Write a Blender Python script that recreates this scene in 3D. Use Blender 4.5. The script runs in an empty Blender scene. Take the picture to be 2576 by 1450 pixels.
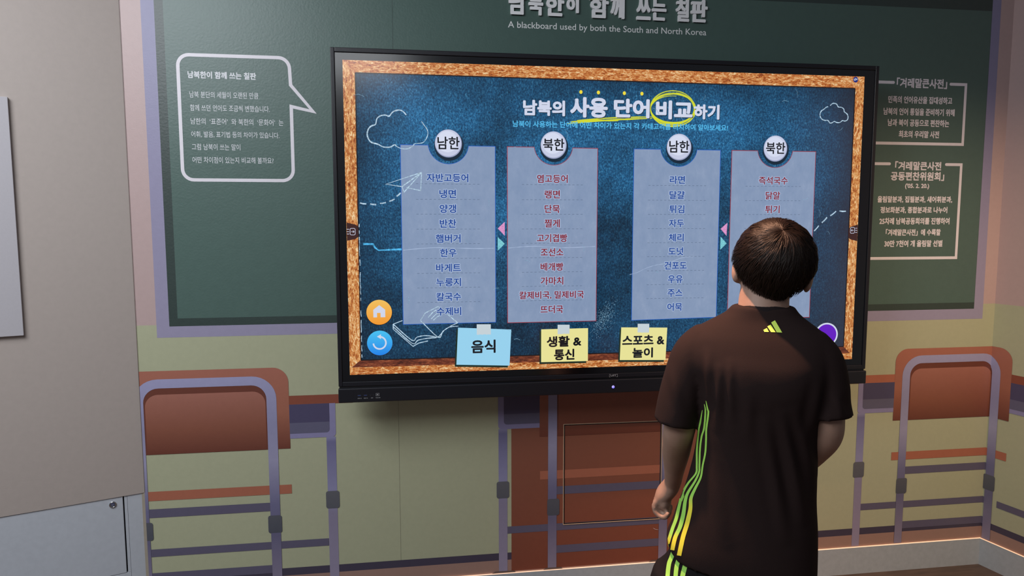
import bpy, bmesh, math, random
import numpy as np
from mathutils import Vector, Matrix, noise
from mathutils.bvhtree import BVHTree
random.seed(7)
SC = bpy.context.scene
COL = SC.collection
PI = math.pi

# ------------------------------------------------------------ camera, light, exposure
YW = 0.162            # face of the printed back wall (the display glass is y = 0)
SB = 0.965            # height of the lower edge of the lit picture
XC = 2.659            # right-hand corner of the back wall
XL = -0.749           # left-hand corner of the back wall
cam_d = bpy.data.cameras.new('camera'); cam = bpy.data.objects.new('camera', cam_d); COL.objects.link(cam)
cam.location = (0.23306, -2.35602, 1.47891)
cam.rotation_euler = (1.4791, 0.0015, -0.1416)
cam_d.sensor_width = 36.0; cam_d.lens = 1693.78 / 2576 * 36.0
cam_d.clip_start = 0.05
SC.camera = cam
SC.view_settings.view_transform = 'Standard'; SC.view_settings.look = 'None'
SC.view_settings.gamma = 1.0; SC.view_settings.exposure = 0.0; SC.view_settings.use_curve_mapping = False

def lamp(name, kind, loc, target, power, color, size=None, size_y=None, spot=None, blend=.3, soft=.05):
    d = bpy.data.lights.new(name, kind); d.energy = power; d.color = color
    if kind == 'AREA':
        d.shape = 'RECTANGLE'; d.size = size; d.size_y = size_y or size
    else:
        d.shadow_soft_size = soft
    if kind == 'SPOT': d.spot_size = spot; d.spot_blend = blend
    o = bpy.data.objects.new(name, d); COL.objects.link(o); o.location = loc
    o.rotation_euler = (Vector(target) - Vector(loc)).to_track_quat('-Z', 'Y').to_euler()
    return o
w = bpy.data.worlds.new('world'); SC.world = w; w.use_nodes = True
w.node_tree.nodes['Background'].inputs[0].default_value = (0.80, 0.86, 1.0, 1)
w.node_tree.nodes['Background'].inputs[1].default_value = 0.13
lamp('ceiling_panel_light', 'AREA', (-0.30, -2.95, 2.75), (-0.30, -2.95, 0), 15, (.92, .96, 1.0), 0.9, 0.75)
lamp('ceiling_panel_light', 'AREA', (-1.30, -1.75, 2.75), (-0.70, -0.90, 0), 64, (.90, .94, 1.0), 1.4, 1.4)
lamp('ceiling_downlight', 'SPOT', (0.43, -0.68, 2.70), (0.92, -0.90, 1.25), 330, (1.0, .53, .33), spot=1.12, blend=1.0, soft=.03)
lamp('corner_downlight', 'SPOT', (2.25, -1.70, 2.70), (2.30, 0.16, 0.35), 165, (1.0, .70, .46), spot=1.18, blend=1.0, soft=.05)

# ------------------------------------------------------------ materials
def lin(c): return tuple(((v/255)/12.92 if v/255 <= .04045 else ((v/255+.055)/1.055)**2.4) for v in c)
MATS = {}
def new_mat(name):
    m = bpy.data.materials.new(name); m.use_nodes = True
    return m, m.node_tree, m.node_tree.nodes['Principled BSDF']
GAIN = 1.9
def mat(name, rgb, rough=.5, grain=.06, bump=.0, scale=60, gain=None, metal=0, spec=.5, stops=None, stretch=(1, 1, 1)):
    """rgb: colour; stops: [(z, rgb), ...] a printed gradient running up the artwork."""
    if name in MATS: return MATS[name]
    g = GAIN if gain is None else gain
    m, nt, b = new_mat(name); N = nt.nodes.new; L = nt.links.new
    tc = N('ShaderNodeTexCoord')
    mp = N('ShaderNodeMapping'); mp.inputs['Scale'].default_value = stretch; L(tc.outputs['Object'], mp.inputs[0])
    ns = N('ShaderNodeTexNoise'); ns.inputs['Scale'].default_value = scale; ns.inputs['Detail'].default_value = 4
    L(mp.outputs[0], ns.inputs['Vector'])
    def col(c): return tuple(min(.95, v*g) for v in lin(c)) + (1,)
    mx = N('ShaderNodeMixRGB'); mx.blend_type = 'MULTIPLY'; mx.inputs[0].default_value = 1
    if stops:
        sp = N('ShaderNodeSeparateXYZ'); L(tc.outputs['Object'], sp.inputs[0])
        z0, z1 = stops[0][0], stops[-1][0]
        mr = N('ShaderNodeMapRange'); mr.inputs[1].default_value = z0; mr.inputs[2].default_value = z1
        L(sp.outputs['Z'], mr.inputs[0])
        rp = N('ShaderNodeValToRGB'); L(mr.outputs[0], rp.inputs[0])
        while len(rp.color_ramp.elements) < len(stops): rp.color_ramp.elements.new(.5)
        for e, (z, c) in zip(rp.color_ramp.elements, stops):
            pass
        for i, (z, c) in enumerate(stops):
            e = rp.color_ramp.elements[i]; e.position = (z-z0)/(z1-z0)
        for i, (z, c) in enumerate(stops):
            rp.color_ramp.elements[i].color = col(c)
        L(rp.outputs[0], mx.inputs[1])
    else:
        mx.inputs[1].default_value = col(rgb)
    gr = N('ShaderNodeMapRange'); gr.inputs[1].default_value = .3; gr.inputs[2].default_value = .7
    gr.inputs[3].default_value = 1-grain; gr.inputs[4].default_value = 1+grain
    L(ns.outputs['Fac'], gr.inputs[0]); L(gr.outputs[0], mx.inputs[2])
    L(mx.outputs[0], b.inputs['Base Color'])
    b.inputs['Roughness'].default_value = rough; b.inputs['Metallic'].default_value = metal
    b.inputs['Specular IOR Level'].default_value = spec
    if bump:
        bp = N('ShaderNodeBump'); bp.inputs['Strength'].default_value = bump; bp.inputs['Distance'].default_value = .002
        n2 = N('ShaderNodeTexNoise'); n2.inputs['Scale'].default_value = scale*3; n2.inputs['Detail'].default_value = 3
        L(mp.outputs[0], n2.inputs['Vector']); L(n2.outputs['Fac'], bp.inputs['Height']); L(bp.outputs[0], b.inputs['Normal'])
    MATS[name] = m
    return m
def lit(name, rgb, strength=1.0, noise_amt=0.0, scale=40):
    """a pixel colour of the lit screen, under the panel's slightly glossy glass"""
    if name in MATS: return MATS[name]
    m, nt, b = new_mat(name); N = nt.nodes.new; L = nt.links.new
    b.inputs['Base Color'].default_value = (.004, .004, .005, 1); b.inputs['Roughness'].default_value = .19; b.inputs['Specular IOR Level'].default_value = .95
    b.inputs['Emission Color'].default_value = lin(rgb) + (1,); b.inputs['Emission Strength'].default_value = strength
    if noise_amt:
        tc = N('ShaderNodeTexCoord'); ns = N('ShaderNodeTexNoise'); ns.inputs['Scale'].default_value = scale; ns.inputs['Detail'].default_value = 6
        L(tc.outputs['Object'], ns.inputs[0])
        mr = N('ShaderNodeMapRange'); mr.inputs[1].default_value = .35; mr.inputs[2].default_value = .65
        mr.inputs[3].default_value = strength*(1-noise_amt); mr.inputs[4].default_value = strength*(1+noise_amt)
        L(ns.outputs['Fac'], mr.inputs[0]); L(mr.outputs[0], b.inputs['Emission Strength'])
    MATS[name] = m
    return m
def lit_ramp(name, stops, vec_scale, nscale, detail=6, axis_grad=None, contrast=(.3, .7), distort=0):
    m, nt, b = new_mat(name); N = nt.nodes.new; L = nt.links.new
    b.inputs['Base Color'].default_value = (.004, .004, .005, 1); b.inputs['Roughness'].default_value = .19; b.inputs['Specular IOR Level'].default_value = .95
    tc = N('ShaderNodeTexCoord'); mp = N('ShaderNodeMapping'); mp.inputs['Scale'].default_value = vec_scale
    L(tc.outputs['Object'], mp.inputs[0])
    ns = N('ShaderNodeTexNoise'); ns.inputs['Scale'].default_value = nscale; ns.inputs['Detail'].default_value = detail
    ns.inputs['Roughness'].default_value = .72; ns.inputs['Distortion'].default_value = distort
    L(mp.outputs[0], ns.inputs[0])
    mr = N('ShaderNodeMapRange'); mr.inputs[1].default_value = contrast[0]; mr.inputs[2].default_value = contrast[1]
    L(ns.outputs['Fac'], mr.inputs[0])
    rp = N('ShaderNodeValToRGB'); L(mr.outputs[0], rp.inputs[0])
    while len(rp.color_ramp.elements) < len(stops): rp.color_ramp.elements.new(.5)
    for i, (p, c) in enumerate(stops): rp.color_ramp.elements[i].position = p
    for i, (p, c) in enumerate(stops): rp.color_ramp.elements[i].color = lin(c) + (1,)
    L(rp.outputs[0], b.inputs['Emission Color']); b.inputs['Emission Strength'].default_value = 1
    MATS[name] = m
    return m, nt, b, rp, tc

# ------------------------------------------------------------ object helpers
def link(name, me, mats, parent=None):
    o = bpy.data.objects.new(name, me); COL.objects.link(o)
    for m in (mats if isinstance(mats, (list, tuple)) else [mats]): me.materials.append(m)
    if parent is not None: o.parent = parent
    return o
def empty(name, loc, rz=0):
    o = bpy.data.objects.new(name, None); COL.objects.link(o); o.location = loc; o.rotation_euler = (0, 0, rz); o.empty_display_size = .1
    return o
def tag(o, label=None, cat=None, group=None, kind=None):
    for k, v in (('label', label), ('category', cat), ('group', group), ('kind', kind)):
        if v: o[k] = v
    return o
def from_bm(name, bm, mats, parent=None, smooth=False):
    me = bpy.data.meshes.new(name); bm.normal_update(); bm.to_mesh(me); bm.free()
    if smooth: me.polygons.foreach_set('use_smooth', [True]*len(me.polygons))
    return link(name, me, mats, parent)
def box(name, x0, x1, y0, y1, z0, z1, m, parent=None, bevel=0, seg=2, mtx=None):
    bm = bmesh.new(); bmesh.ops.create_cube(bm, size=1)
    for v in bm.verts:
        v.co = Vector(((x0+x1)/2+v.co.x*(x1-x0), (y0+y1)/2+v.co.y*(y1-y0), (z0+z1)/2+v.co.z*(z1-z0)))
    if bevel: bmesh.ops.bevel(bm, geom=bm.edges[:], offset=bevel, segments=seg, affect='EDGES', profile=.5)
    if mtx: bm.transform(mtx)
    return from_bm(name, bm, m, parent)
def basis(origin, ang):
    """local x runs along the wall (angle ang), local y goes into the wall, z up"""
    c, s = math.cos(ang), math.sin(ang)
    return Matrix(((c, -s, 0, origin[0]), (s, c, 0, origin[1]), (0, 0, 1, origin[2]), (0, 0, 0, 1)))

class Flat:
    """flat artwork: polygons in (u, v) of a surface, each on its own thin layer of ink"""
    def __init__(s, to3d, clip=None): s.f = to3d; s.P = []; s.clip = clip; s.n = 0
    def poly(s, pts, m, layer=None):
        pts = list(pts)
        if s.clip:
            for side, lim in (('lo', s.clip[0]), ('hi', s.clip[1])):
                out = []
                inside = (lambda p: p[0] >= lim-1e-9) if side == 'lo' else (lambda p: p[0] <= lim+1e-9)
                for i in range(len(pts)):
                    a, b = pts[i-1], pts[i]
                    if inside(a) != inside(b):
                        t = (lim-a[0])/(b[0]-a[0]); out.append((lim, a[1]+t*(b[1]-a[1])))
                    if inside(b): out.append(b)
                pts = out
                if len(pts) < 3: return
        s.P.append((pts, m, layer))
    def rect(s, x0, x1, z0, z1, m, layer): s.poly([(x0, z0), (x1, z0), (x1, z1), (x0, z1)], m, layer)
    def stroke(s, pts, wd, m, layer, closed=False, taper=False, rough=0):
        n = len(pts); L, R = [], []
        for i, p in enumerate(pts):
            a = pts[i-1] if (i > 0 or closed) else p
            b = pts[(i+1) % n] if (i < n-1 or closed) else p
            d1 = Vector((p[0]-a[0], p[1]-a[1])); d2 = Vector((b[0]-p[0], b[1]-p[1]))
            if d1.length < 1e-9: d1 = d2.copy()
            if d2.length < 1e-9: d2 = d1.copy()
            d1.normalize(); d2.normalize(); t = (d1+d2)
            if t.length < 1e-6: t = d1
            t.normalize(); nrm = Vector((-t.y, t.x)); k = max(.4, nrm.dot(Vector((-d1.y, d1.x))))
            h = wd/2/k
            if taper: h *= .35+.65*math.sin(PI*(i+.5)/n)
            if rough: h *= 1+random.uniform(-rough, rough)
            L.append((p[0]+nrm.x*h, p[1]+nrm.y*h)); R.append((p[0]-nrm.x*h, p[1]-nrm.y*h))
        for i in range(n if closed else n-1):
            j = (i+1) % n
            s.poly([R[i], R[j], L[j], L[i]], m, layer)
    def build(s, name, parent, mats=None):
        names = []
        for _, m, _l in s.P:
            if m not in names: names.append(m)
        V, Fc, mi = [], [], []
        for pts, m, layer in s.P:
            b = len(V); V += [s.f(u, v, layer) for u, v in pts]; Fc.append(list(range(b, b+len(pts)))); mi.append(names.index(m))
        me = bpy.data.meshes.new(name); me.from_pydata(V, [], Fc)
        me.polygons.foreach_set('material_index', mi)
        return link(name, me, [MATS[n] for n in names], parent)
def arc(cx, cz, rx, rz, a0, a1, n):
    return [(cx+rx*math.cos(math.radians(a0+(a1-a0)*i/n)), cz+rz*math.sin(math.radians(a0+(a1-a0)*i/n))) for i in range(n+1)]
def rrect(x0, x1, z0, z1, r, n=6):
    """rounded rectangle; r one radius or (tl, tr, br, bl)"""
    tl, tr, br, bl = (r,)*4 if not isinstance(r, tuple) else r
    return (arc(x1-tr, z1-tr, tr, tr, 0, 90, n) if tr else [(x1, z1)]) + (arc(x0+tl, z1-tl, tl, tl, 90, 180, n) if tl else [(x0, z1)]) + \
           (arc(x0+bl, z0+bl, bl, bl, 180, 270, n) if bl else [(x0, z0)]) + (arc(x1-br, z0+br, br, br, 270, 360, n) if br else [(x1, z0)])
def smooth_line(pts, n=6, closed=False):
    out = []; N_ = len(pts)
    rng = range(N_ if closed else N_-1)
    for i in rng:
        g = (lambda k: pts[k % N_]) if closed else (lambda k: pts[max(0, min(N_-1, k))])
        p0, p1, p2, p3 = (Vector(g(i-1)), Vector(g(i)), Vector(g(i+1)), Vector(g(i+2)))
        for k in range(n):
            t = k/n
            out.append(tuple(.5*((2*p1)+(p2-p0)*t+(2*p0-5*p1+4*p2-p3)*t*t+(3*p1-p0-3*p2+p3)*t**3)))
    if not closed: out.append(tuple(pts[-1]))
    return out

TEXT_CACHE = {}
def text_mesh(body, bold, extrude=0, res=3):
    key = (body, bold, extrude, res)
    if key in TEXT_CACHE: return TEXT_CACHE[key]
    c = bpy.data.curves.new('lettering', 'FONT'); c.body = body; c.offset = bold; c.resolution_u = res; c.extrude = extrude
    c.space_line = .95
    o = bpy.data.objects.new('lettering', c); COL.objects.link(o)
    dg = bpy.context.evaluated_depsgraph_get(); dg.update()
    me = bpy.data.meshes.new_from_object(o.evaluated_get(dg))
    V = np.empty(len(me.vertices)*3); me.vertices.foreach_get('co', V); V = V.reshape(-1, 3)
    Fc = [list(p.vertices) for p in me.polygons]
    bpy.data.objects.remove(o); bpy.data.curves.remove(c); bpy.data.meshes.remove(me)
    TEXT_CACHE[key] = (V, Fc)
    return V, Fc
class Lettering:
    def __init__(s, to3d): s.f = to3d; s.V = []; s.F = []; s.mi = []; s.names = []
    def add(s, body, x0, x1, z0, z1, m, layer, bold=.0, slant=0, grow=0, tilt=0, fat=0):
        if fat:      # a thicker, round-cornered stroke: the glyph repeated around a small circle
            k = 10 if fat > .0012 else 6
            for i in range(k):
                dx, dz = fat*math.cos(2*PI*i/k), fat*math.sin(2*PI*i/k)
                s.add(body, x0+fat+dx, x1-fat+dx, z0+fat+dz, z1-fat+dz, m, layer+.03*i, bold)
            return
        V, Fc = text_mesh(body, bold)
        lo, hi = V.min(0), V.max(0)
        if m not in s.names: s.names.append(m)
        b = len(s.V)
        for x, y, _ in V:
            u = (x-lo[0])/(hi[0]-lo[0]); v = (y-lo[1])/(hi[1]-lo[1])
            X = (x0-grow)+u*(x1-x0+2*grow)+slant*(v-.5)*(z1-z0); Zz = (z0-grow)+v*(z1-z0+2*grow)+tilt*(u-.5)
            s.V.append(s.f(X, Zz, layer))
        for f in Fc: s.F.append([b+i for i in f]); s.mi.append(s.names.index(m))
    def build(s, name, parent):
        me = bpy.data.meshes.new(name); me.from_pydata(s.V, [], s.F); me.polygons.foreach_set('material_index', s.mi)
        return link(name, me, [MATS[n] for n in s.names], parent)

# ------------------------------------------------------------ palette of the printed wall
R1 = .42
mat('wall_pink', (141, 122, 119), R1, .02, .12)
mat('wall_green', (133, 134, 110), R1, .02, .12)
mat('frame_lilac', (105, 101, 130), R1, .02, .12, stops=[(1.08, (116, 111, 130)), (2.4, (102, 100, 124))])
mat('board_green', (58, 76, 70), .38, .03, .22, 45)
mat('board_dark', (40, 50, 47), .38, .03, .22, 45)
mat('print_white', (172, 168, 172), R1, .02)
mat('text_white', (165, 166, 168), R1, .02)
mat('orange', (128, 78, 62), R1, .02, .1, stops=[(.48, (128, 74, 58)), (.66, (84, 44, 34)), (.80, (122, 76, 60)), (.97, (128, 80, 66))])
mat('orange_flat', (130, 78, 60), R1, .02, .1)
mat('desk_top', (104, 56, 42), R1, .02, .1)
mat('chair_shadow', (82, 44, 34), R1, .02, .1)
mat('chair_panel', (120, 74, 58), R1, .02, .1, stops=[(.655, (80, 42, 32)), (.75, (104, 62, 48)), (.88, (124, 80, 68))])
mat('tube', (118, 113, 138), R1, .02, .1, stops=[(.12, (108, 100, 116)), (.33, (78, 75, 96)), (.45, (84, 82, 106)), (.62, (118, 115, 136)), (.75, (110, 108, 132)), (.95, (122, 120, 146))])
mat('leg', (104, 98, 122), R1, .02, .1, stops=[(.12, (116, 108, 126)), (.40, (104, 98, 116)), (.50, (108, 106, 132)), (.68, (86, 84, 112)), (.70, (110, 108, 134))])
mat('bar', (72, 68, 84), R1, .02, .1)
mat('clip', (60, 62, 70), R1, .02, .1, stops=[(.33, (58, 60, 68)), (.5, (74, 74, 78))])
mat('drawer_dark', (58, 54, 76), R1, .02, .1)
mat('drawer_mid', (74, 72, 90), R1, .02, .1)
mat('drawer_frame', (106, 102, 130), R1, .02, .1)
mat('dark_line', (52, 47, 60), R1, .02, .1)
mat('floor_strip', (122, 96, 86), R1, .02, .1)
mat('podium', (100, 60, 48), R1, .02, .1, stops=[(.12, (98, 52, 38)), (.7, (104, 64, 50))])
mat('seam', (96, 92, 80), .6, 0)
mat('foot', (80, 66, 60), R1, .02)

# ------------------------------------------------------------ setting
mat('floor_brown', (62, 49, 41), .45, .25, .2, 9, stretch=(1, 6, 1))
mat('wall_body', (120, 112, 100), .7, .03)
mat('skirting_grey', (128, 134, 138), .5, .05, .15)
fl = box('floor', -2.6, 4.2, -4.2, YW+.4, -.05, 0, MATS['floor_brown']); tag(fl, 'dark brown floor in front of the printed wall', kind='structure')
wb = box('wall_back', XL-.25, XC+.25, YW, YW+.12, 0, 2.72, MATS['wall_body'])
tag(wb, 'long back wall printed with a giant green chalkboard, school desks and chairs', kind='structure')
AR = math.radians(-77.5); MR = basis((XC, YW, 0), AR)
wr = box('wall_right', -.02, 1.6, .0, .12, 0, 2.72, MATS['wall_body'], mtx=MR)
tag(wr, 'right-hand side wall carrying on the desk and chair print', kind='structure')
AL = math.radians(201.3); ML = basis((XL, YW, 0), AL)      # local y<0 is behind, y>0 faces the room on this one
def toR(u, z, k): return MR @ Vector((u-XC, -.0002-.00022*k, z))
def toB(u, z, k): return Vector((u, YW-.0002-.00022*k, z))
XR1 = XC
def both(): return (Flat(toB, (XL, XC)), Flat(toR, (XR1, XR1+1.55)))

# background fields
B = Flat(toB, (XL, XC))
B.poly([(XL, .171), (XC, .171), (XC, 1.149), (1.2, 1.149), (1.0, 1.131), (XL, 1.131)], 'wall_green', 0)
B.build('wallpaper_lower', wb)
B = Flat(toB, (XL, XC)); B.poly([(XL, 1.131), (1.0, 1.131), (1.2, 1.149), (XC, 1.149), (XC, 2.72), (XL, 2.72)], 'wall_pink', 0); B.build('wallpaper_upper', wb)
B = Flat(toB, (XL, XC)); B.rect(XL, XC, 0.118, .171, 'floor_strip', 0); B.rect(XL, XC, .171, .2, 'dark_line', 1); B.build('printed_floor_line', wb)
B = Flat(toR, (XR1, XR1+1.55)); B.rect(XR1, XR1+1.55, .171, 1.149, 'wall_green', 0); B.build('wallpaper_lower', wr)
B = Flat(toR, (XR1, XR1+1.55)); B.rect(XR1, XR1+1.55, 1.149, 2.72, 'wall_pink', 0); B.build('wallpaper_upper', wr)
B = Flat(toR, (XR1, XR1+1.55)); B.rect(XR1, XR1+1.55, .118, .171, 'floor_strip', 0); B.rect(XR1, XR1+1.55, .171, .199, 'dark_line', 1); B.build('printed_floor_line', wr)
# chalkboard print
B = Flat(toB, (XL, XC))
B.poly([(-.681, 1.0855), (2.603, 1.0855), (2.599, 2.45), (-.681, 2.45)], 'frame_lilac', 1)
B.poly([(-.638, 1.1255), (2.560, 1.1290), (2.560, 2.41), (-.638, 2.41)], 'board_dark', 2)
B.poly([(-.609, 1.1535), (2.5590, 1.1560), (2.5590, 2.3440), (-.609, 2.3360)], 'board_green', 3)
B.build('chalkboard_print', wb)
B = Flat(toB); B.rect(.1610, .1622, 2.11, 2.72, 'board_dark', 5); B.rect(.1585, .1592, .2, .86, 'seam', 5); B.build('wallpaper_seam', wb)
# brown block behind the middle chair
B = Flat(toB); B.rect(.588, 1.36, .124, .702, 'podium', 2); B.build('printed_cupboard', wb)

def chair(x0, surf, parent, bars2=(), W_=.57):
    x1 = x0+W_; tl, tr = x0+.034, x1-.044; t = .035
    f = surf
    f.rect(x0+.002, x1, .489, .5235, 'orange_flat', 5)
    f.rect(tl+.01, tr-.01, .4255, .458, 'bar', 5)
    f.rect(tl+.01, tr-.01, .278, .3065, 'bar', 5)
    for a, b in bars2: f.rect(a, b, .278, .3065, 'bar', 5)
    f.rect(tl+.01, tr-.01, .185, .2165, 'bar', 5)
    f.poly(rrect(x0, x1, .661, .966, (.055, .055, 0, 0), 8), 'orange', 6)
    f.poly(rrect(tl+t-.002, tr-t+.002, .661, .905, (.05, .05, 0, 0), 8), 'chair_shadow', 7)
    f.poly(rrect(tl+t+.005, tr-t-.004, .661, .880, (.045, .045, 0, 0), 8), 'chair_panel', 8)
    # the bent tube: outer and inner outline joined into one band
    ro, ri = .085, .052
    out = [(tl, .122)] + arc(tl+ro, .936-ro, ro, ro, 180, 90, 8) + arc(tr-ro, .936-ro, ro, ro, 90, 0, 8) + [(tr, .122)]
    inn = [(tl+t, .122)] + arc(tl+t+ri, .903-ri, ri, ri, 180, 90, 8) + arc(tr-t-ri, .903-ri, ri, ri, 90, 0, 8) + [(tr-t, .122)]
    for i in range(len(out)-1): f.poly([out[i], inn[i], inn[i+1], out[i+1]], 'tube', 9)
    for a in (tl-.003, tr-t-.009): f.poly(rrect(a, a+.049, .341, .4085, .008, 3), 'clip', 10)
def desk(xf, s, xa, xt, f, topz=.859, top='desk_top'):
    """xf: outer edge of the drawer frame, s: side the box opens to, xa: far end hidden by a chair, xt: end of the top"""
    f.rect(min(xa, xt), max(xa, xt), .825, topz, top, 4)
    X = lambda d: xf+s*d
    a, b = sorted((X(0), xa)); f.poly(rrect(a, b, .698, .826, (0, 0, 0, .014) if s > 0 else (0, 0, .014, 0), 4), 'drawer_frame', 5)
    a, b = sorted((X(.022), xa)); f.poly(rrect(a, b, .716, .826, (0, 0, 0, .012) if s > 0 else (0, 0, .012, 0), 4), 'drawer_mid', 6)
    f.rect(a, b, .757, .826, 'drawer_dark', 7)
    a, b = sorted((X(.001), X(.035))); f.rect(a, b, .122, .699, 'leg', 4)
    a, b = sorted((X(-.007), X(.042))); f.poly(rrect(a, b, .423, .490, .008, 3), 'clip', 8)
f = Flat(toB, (XL, XC)); chair(-.807, f, wb, [(-.30, -.108)]); f.build('printed_chair', wb)
f = Flat(toB, (XL, XC)); desk(-.072, -1, -.237, -.008, f); f.build('printed_desk', wb)
f = Flat(toB, (XL, XC)); chair(.699, f, wb, [(.572, .74)]); f.build('printed_chair', wb)
f = Flat(toB, (XL, XC)); desk(.537, 1, .699, .475, f); f.build('printed_desk', wb)
f = Flat(toB, (XL, XC)); chair(2.209, f, wb, [(2.08, 2.25)], .537); f.build('printed_chair', wb)
f = Flat(toB, (XL, XC)); desk(2.045, 1, 2.209, 1.985, f, top='orange_flat'); f.build('printed_desk', wb)
f = Flat(toR, (XR1, XR1+1.5)); chair(2.209, f, wr, [(2.72, 3.07)], .537); f.build('printed_chair', wr)
f = Flat(toR, (XR1, XR1+1.5)); desk(3.10, -1, 2.746, 3.17, f, .861); f.build('printed_desk', wr)
f = Flat(toB)
for a, b in ((.511, .604), (.715, .793), (1.15, 1.21)): f.poly([(a, .1185), (b, .1185), (b-.006, .126), (a+.012, .127)], 'foot', 11)
f.build('printed_feet', wb)

# hatch in the wallpaper, edged with a thin metal trim
mat('trim_metal', (176, 150, 124), .35, .02)
mat('corner_gap', (84, 74, 68), .6, 0); mat('gap_black', (22, 16, 15), .6, 0)
f = Flat(toB)
ring = [(.797, .304), (1.193, .302), (1.192, .7015), (.797, .7045)]
f.stroke([(x, z) for x, z in ring], .0045, 'gap_black', 12, closed=True)
f.build('access_hatch', wb)
bm = bmesh.new()
for i in range(4):
    a, b = Vector((ring[i][0], 0, ring[i][1])), Vector((ring[(i+1) % 4][0], 0, ring[(i+1) % 4][1]))
    d = (b-a).normalized(); nrm = Vector((-d.z, 0, d.x))*-.0028
    q = [a+nrm-d*.0028, b+nrm+d*.0028]
    vs = []
    for p in q:
        for off in ((-.0008, -.0005), (.0008, -.0005), (.0008, -.0045), (-.0008, -.0045)):
            vs.append(bm.verts.new((p.x+(-d.z)*off[0], YW+off[1], p.z+d.x*off[0])))
    for k in range(4): bm.faces.new((vs[k], vs[(k+1) % 4], vs[4+(k+1) % 4], vs[4+k]))
    bm.faces.new(vs[3::-1]); bm.faces.new(vs[4:])
from_bm('hatch_trim', bm, MATS['trim_metal'], wb)
f = Flat(toB); f.rect(XL, XL+.0016, .524, 2.72, 'corner_gap', 13); f.build('corner_gap', wb)
f = Flat(toB); f.stroke(smooth_line([(1.166, .262), (1.176, .256), (1.188, .254)], 4), .0012, 'print_white', 13, taper=True); f.build('scuff', wb)

# skirting and light line
bb = box('baseboard_back', XL, XC, YW-.006, YW+.01, 0, .1165, MATS['skirting_grey']); tag(bb, 'plain grey skirting along the back wall', kind='structure')
br = box('baseboard_right', -.006, 1.6, -.006, .01, 0, .1165, MATS['skirting_grey'], mtx=MR); tag(br, 'plain grey skirting along the right-hand wall', kind='structure')
m, nt, b = new_mat('led_glow'); b.inputs['Emission Color'].default_value = (1.0, .50, .22, 1); b.inputs['Emission Strength'].default_value = .75; MATS['led_glow'] = m
ls = box('light_strip', .30, XC-.004, YW-.0052, YW-.0008, .1166, .1186, MATS['led_glow'])
tag(ls, 'thin warm glowing light line on top of the grey back-wall skirting', 'light strip')
ls = box('light_strip', .0, 1.5, -.0052, -.0008, .1166, .1186, MATS['led_glow'], mtx=MR)
tag(ls, 'thin warm glowing light line on top of the right-hand wall skirting', 'light strip')

# left side wall (turned towards the room), with the cabinet below it
mat('wall_beige', (131, 122, 116), .6, .02, .1)
mat('cabinet_grey', (141, 144, 149), .4, .03, .1)
# here d > 0 points out of the wall into the room
MLr = ML
def LBox(name, s0, s1, d0, d1, z0, z1, m, parent=None, bevel=0):
    return box(name, s0, s1, d0, d1, z0, z1, m, parent, bevel, mtx=MLr)
wl = LBox('wall_left', 0, 1.9, -.12, 0, .522, 2.72, MATS['wall_beige']); tag(wl, 'beige side wall on the left, with a gap over the white cabinet', kind='structure')
cab = empty('wall_cabinet', (XL, YW, 0)); tag(cab, 'low white-grey cabinet with a round lock, under the beige left-hand wall', 'cabinet')
def CP(name, s0, s1, d0, d1, z0, z1, m, bevel=0, parent=None):
    o = LBox(name, s0, s1, d0, d1, z0, z1, m, None, bevel); o.parent = parent or cab
    o.matrix_parent_inverse = Matrix.Translation((-XL, -YW, 0)); return o
mat('cab_gap', (30, 30, 34), .6, 0); mat('edge_strip', (176, 175, 176), .4, .02)
CP('cabinet_body', .004, 1.9, -.12, -.018, 0, .5215, MATS['cab_gap'])
CP('side_panel', 0.0015, .0555, -.018, -.004, 0, .5215, MATS['cabinet_grey'], .0008)
CP('door_frame', .0562, .0655, -.018, -.0045, .236, .5215, MATS['cabinet_grey'], .0005)
CP('bottom_rail', .0562, 1.9, -.018, -.0045, 0, .2353, MATS['cabinet_grey'], .0005)
door = CP('door', .0698, 1.9, -.018, -.0035, .2365, .5205, MATS['cabinet_grey'], .0015)
CP('edge_strip', -.0015, .0012, -.018, -.001, 0, .5215, MATS['edge_strip'])
# round lock
mat('chrome', (205, 205, 205), .12, 0, metal=1, gain=1); mat('lock_core', (150, 158, 196), .18, 0, metal=.8, gain=1)
bm = bmesh.new()
prof = [(0.0118, 0), (.0118, .002), (.0108, .0036), (.0088, .0040), (.0072, .0030), (.0068, .0012)]
n = 28; rows = [[bm.verts.new((r*math.cos(2*PI*i/n), h, r*math.sin(2*PI*i/n))) for i in range(n)] for r, h in prof]
for a, b_ in zip(rows, rows[1:]):
    for i in range(n): bm.faces.new((a[i], b_[i], b_[(i+1) % n], a[(i+1) % n]))
bmesh.ops.recalc_face_normals(bm, faces=bm.faces)
lk = empty('lock', (0, 0, 0)); bpy.data.objects.remove(lk)
M_lock = ML @ Matrix.Translation((.101, -.0035, .497))
bm.transform(Matrix.Translation((-XL, -YW, 0)) @ M_lock)
lock = from_bm('lock', bm, MATS['chrome'], cab, True); lock['label'] = 'round chrome lock rim'
bm = bmesh.new(); bmesh.ops.create_cone(bm, cap_ends=True, segments=6, radius1=.0066, radius2=.0046, depth=.003)
bm.transform(Matrix.Translation((-XL, -YW, 0)) @ M_lock @ Matrix.Translation((0, .0022, 0)) @ Matrix.Rotation(-PI/2, 4, 'X'))
from_bm('lock_core', bm, MATS['lock_core'], lock)
# white board leaning flat on the left wall
mat('board_white', (136, 133, 136), .5, .02, .08, 160)
wbp = LBox('notice_panel', .322, 1.35, 0.0005, .014, 1.124, 1.890, MATS['board_white'], None, .001)
tag(wbp, 'blank white panel mounted on the beige wall at the left edge of the picture', 'panel')

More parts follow.
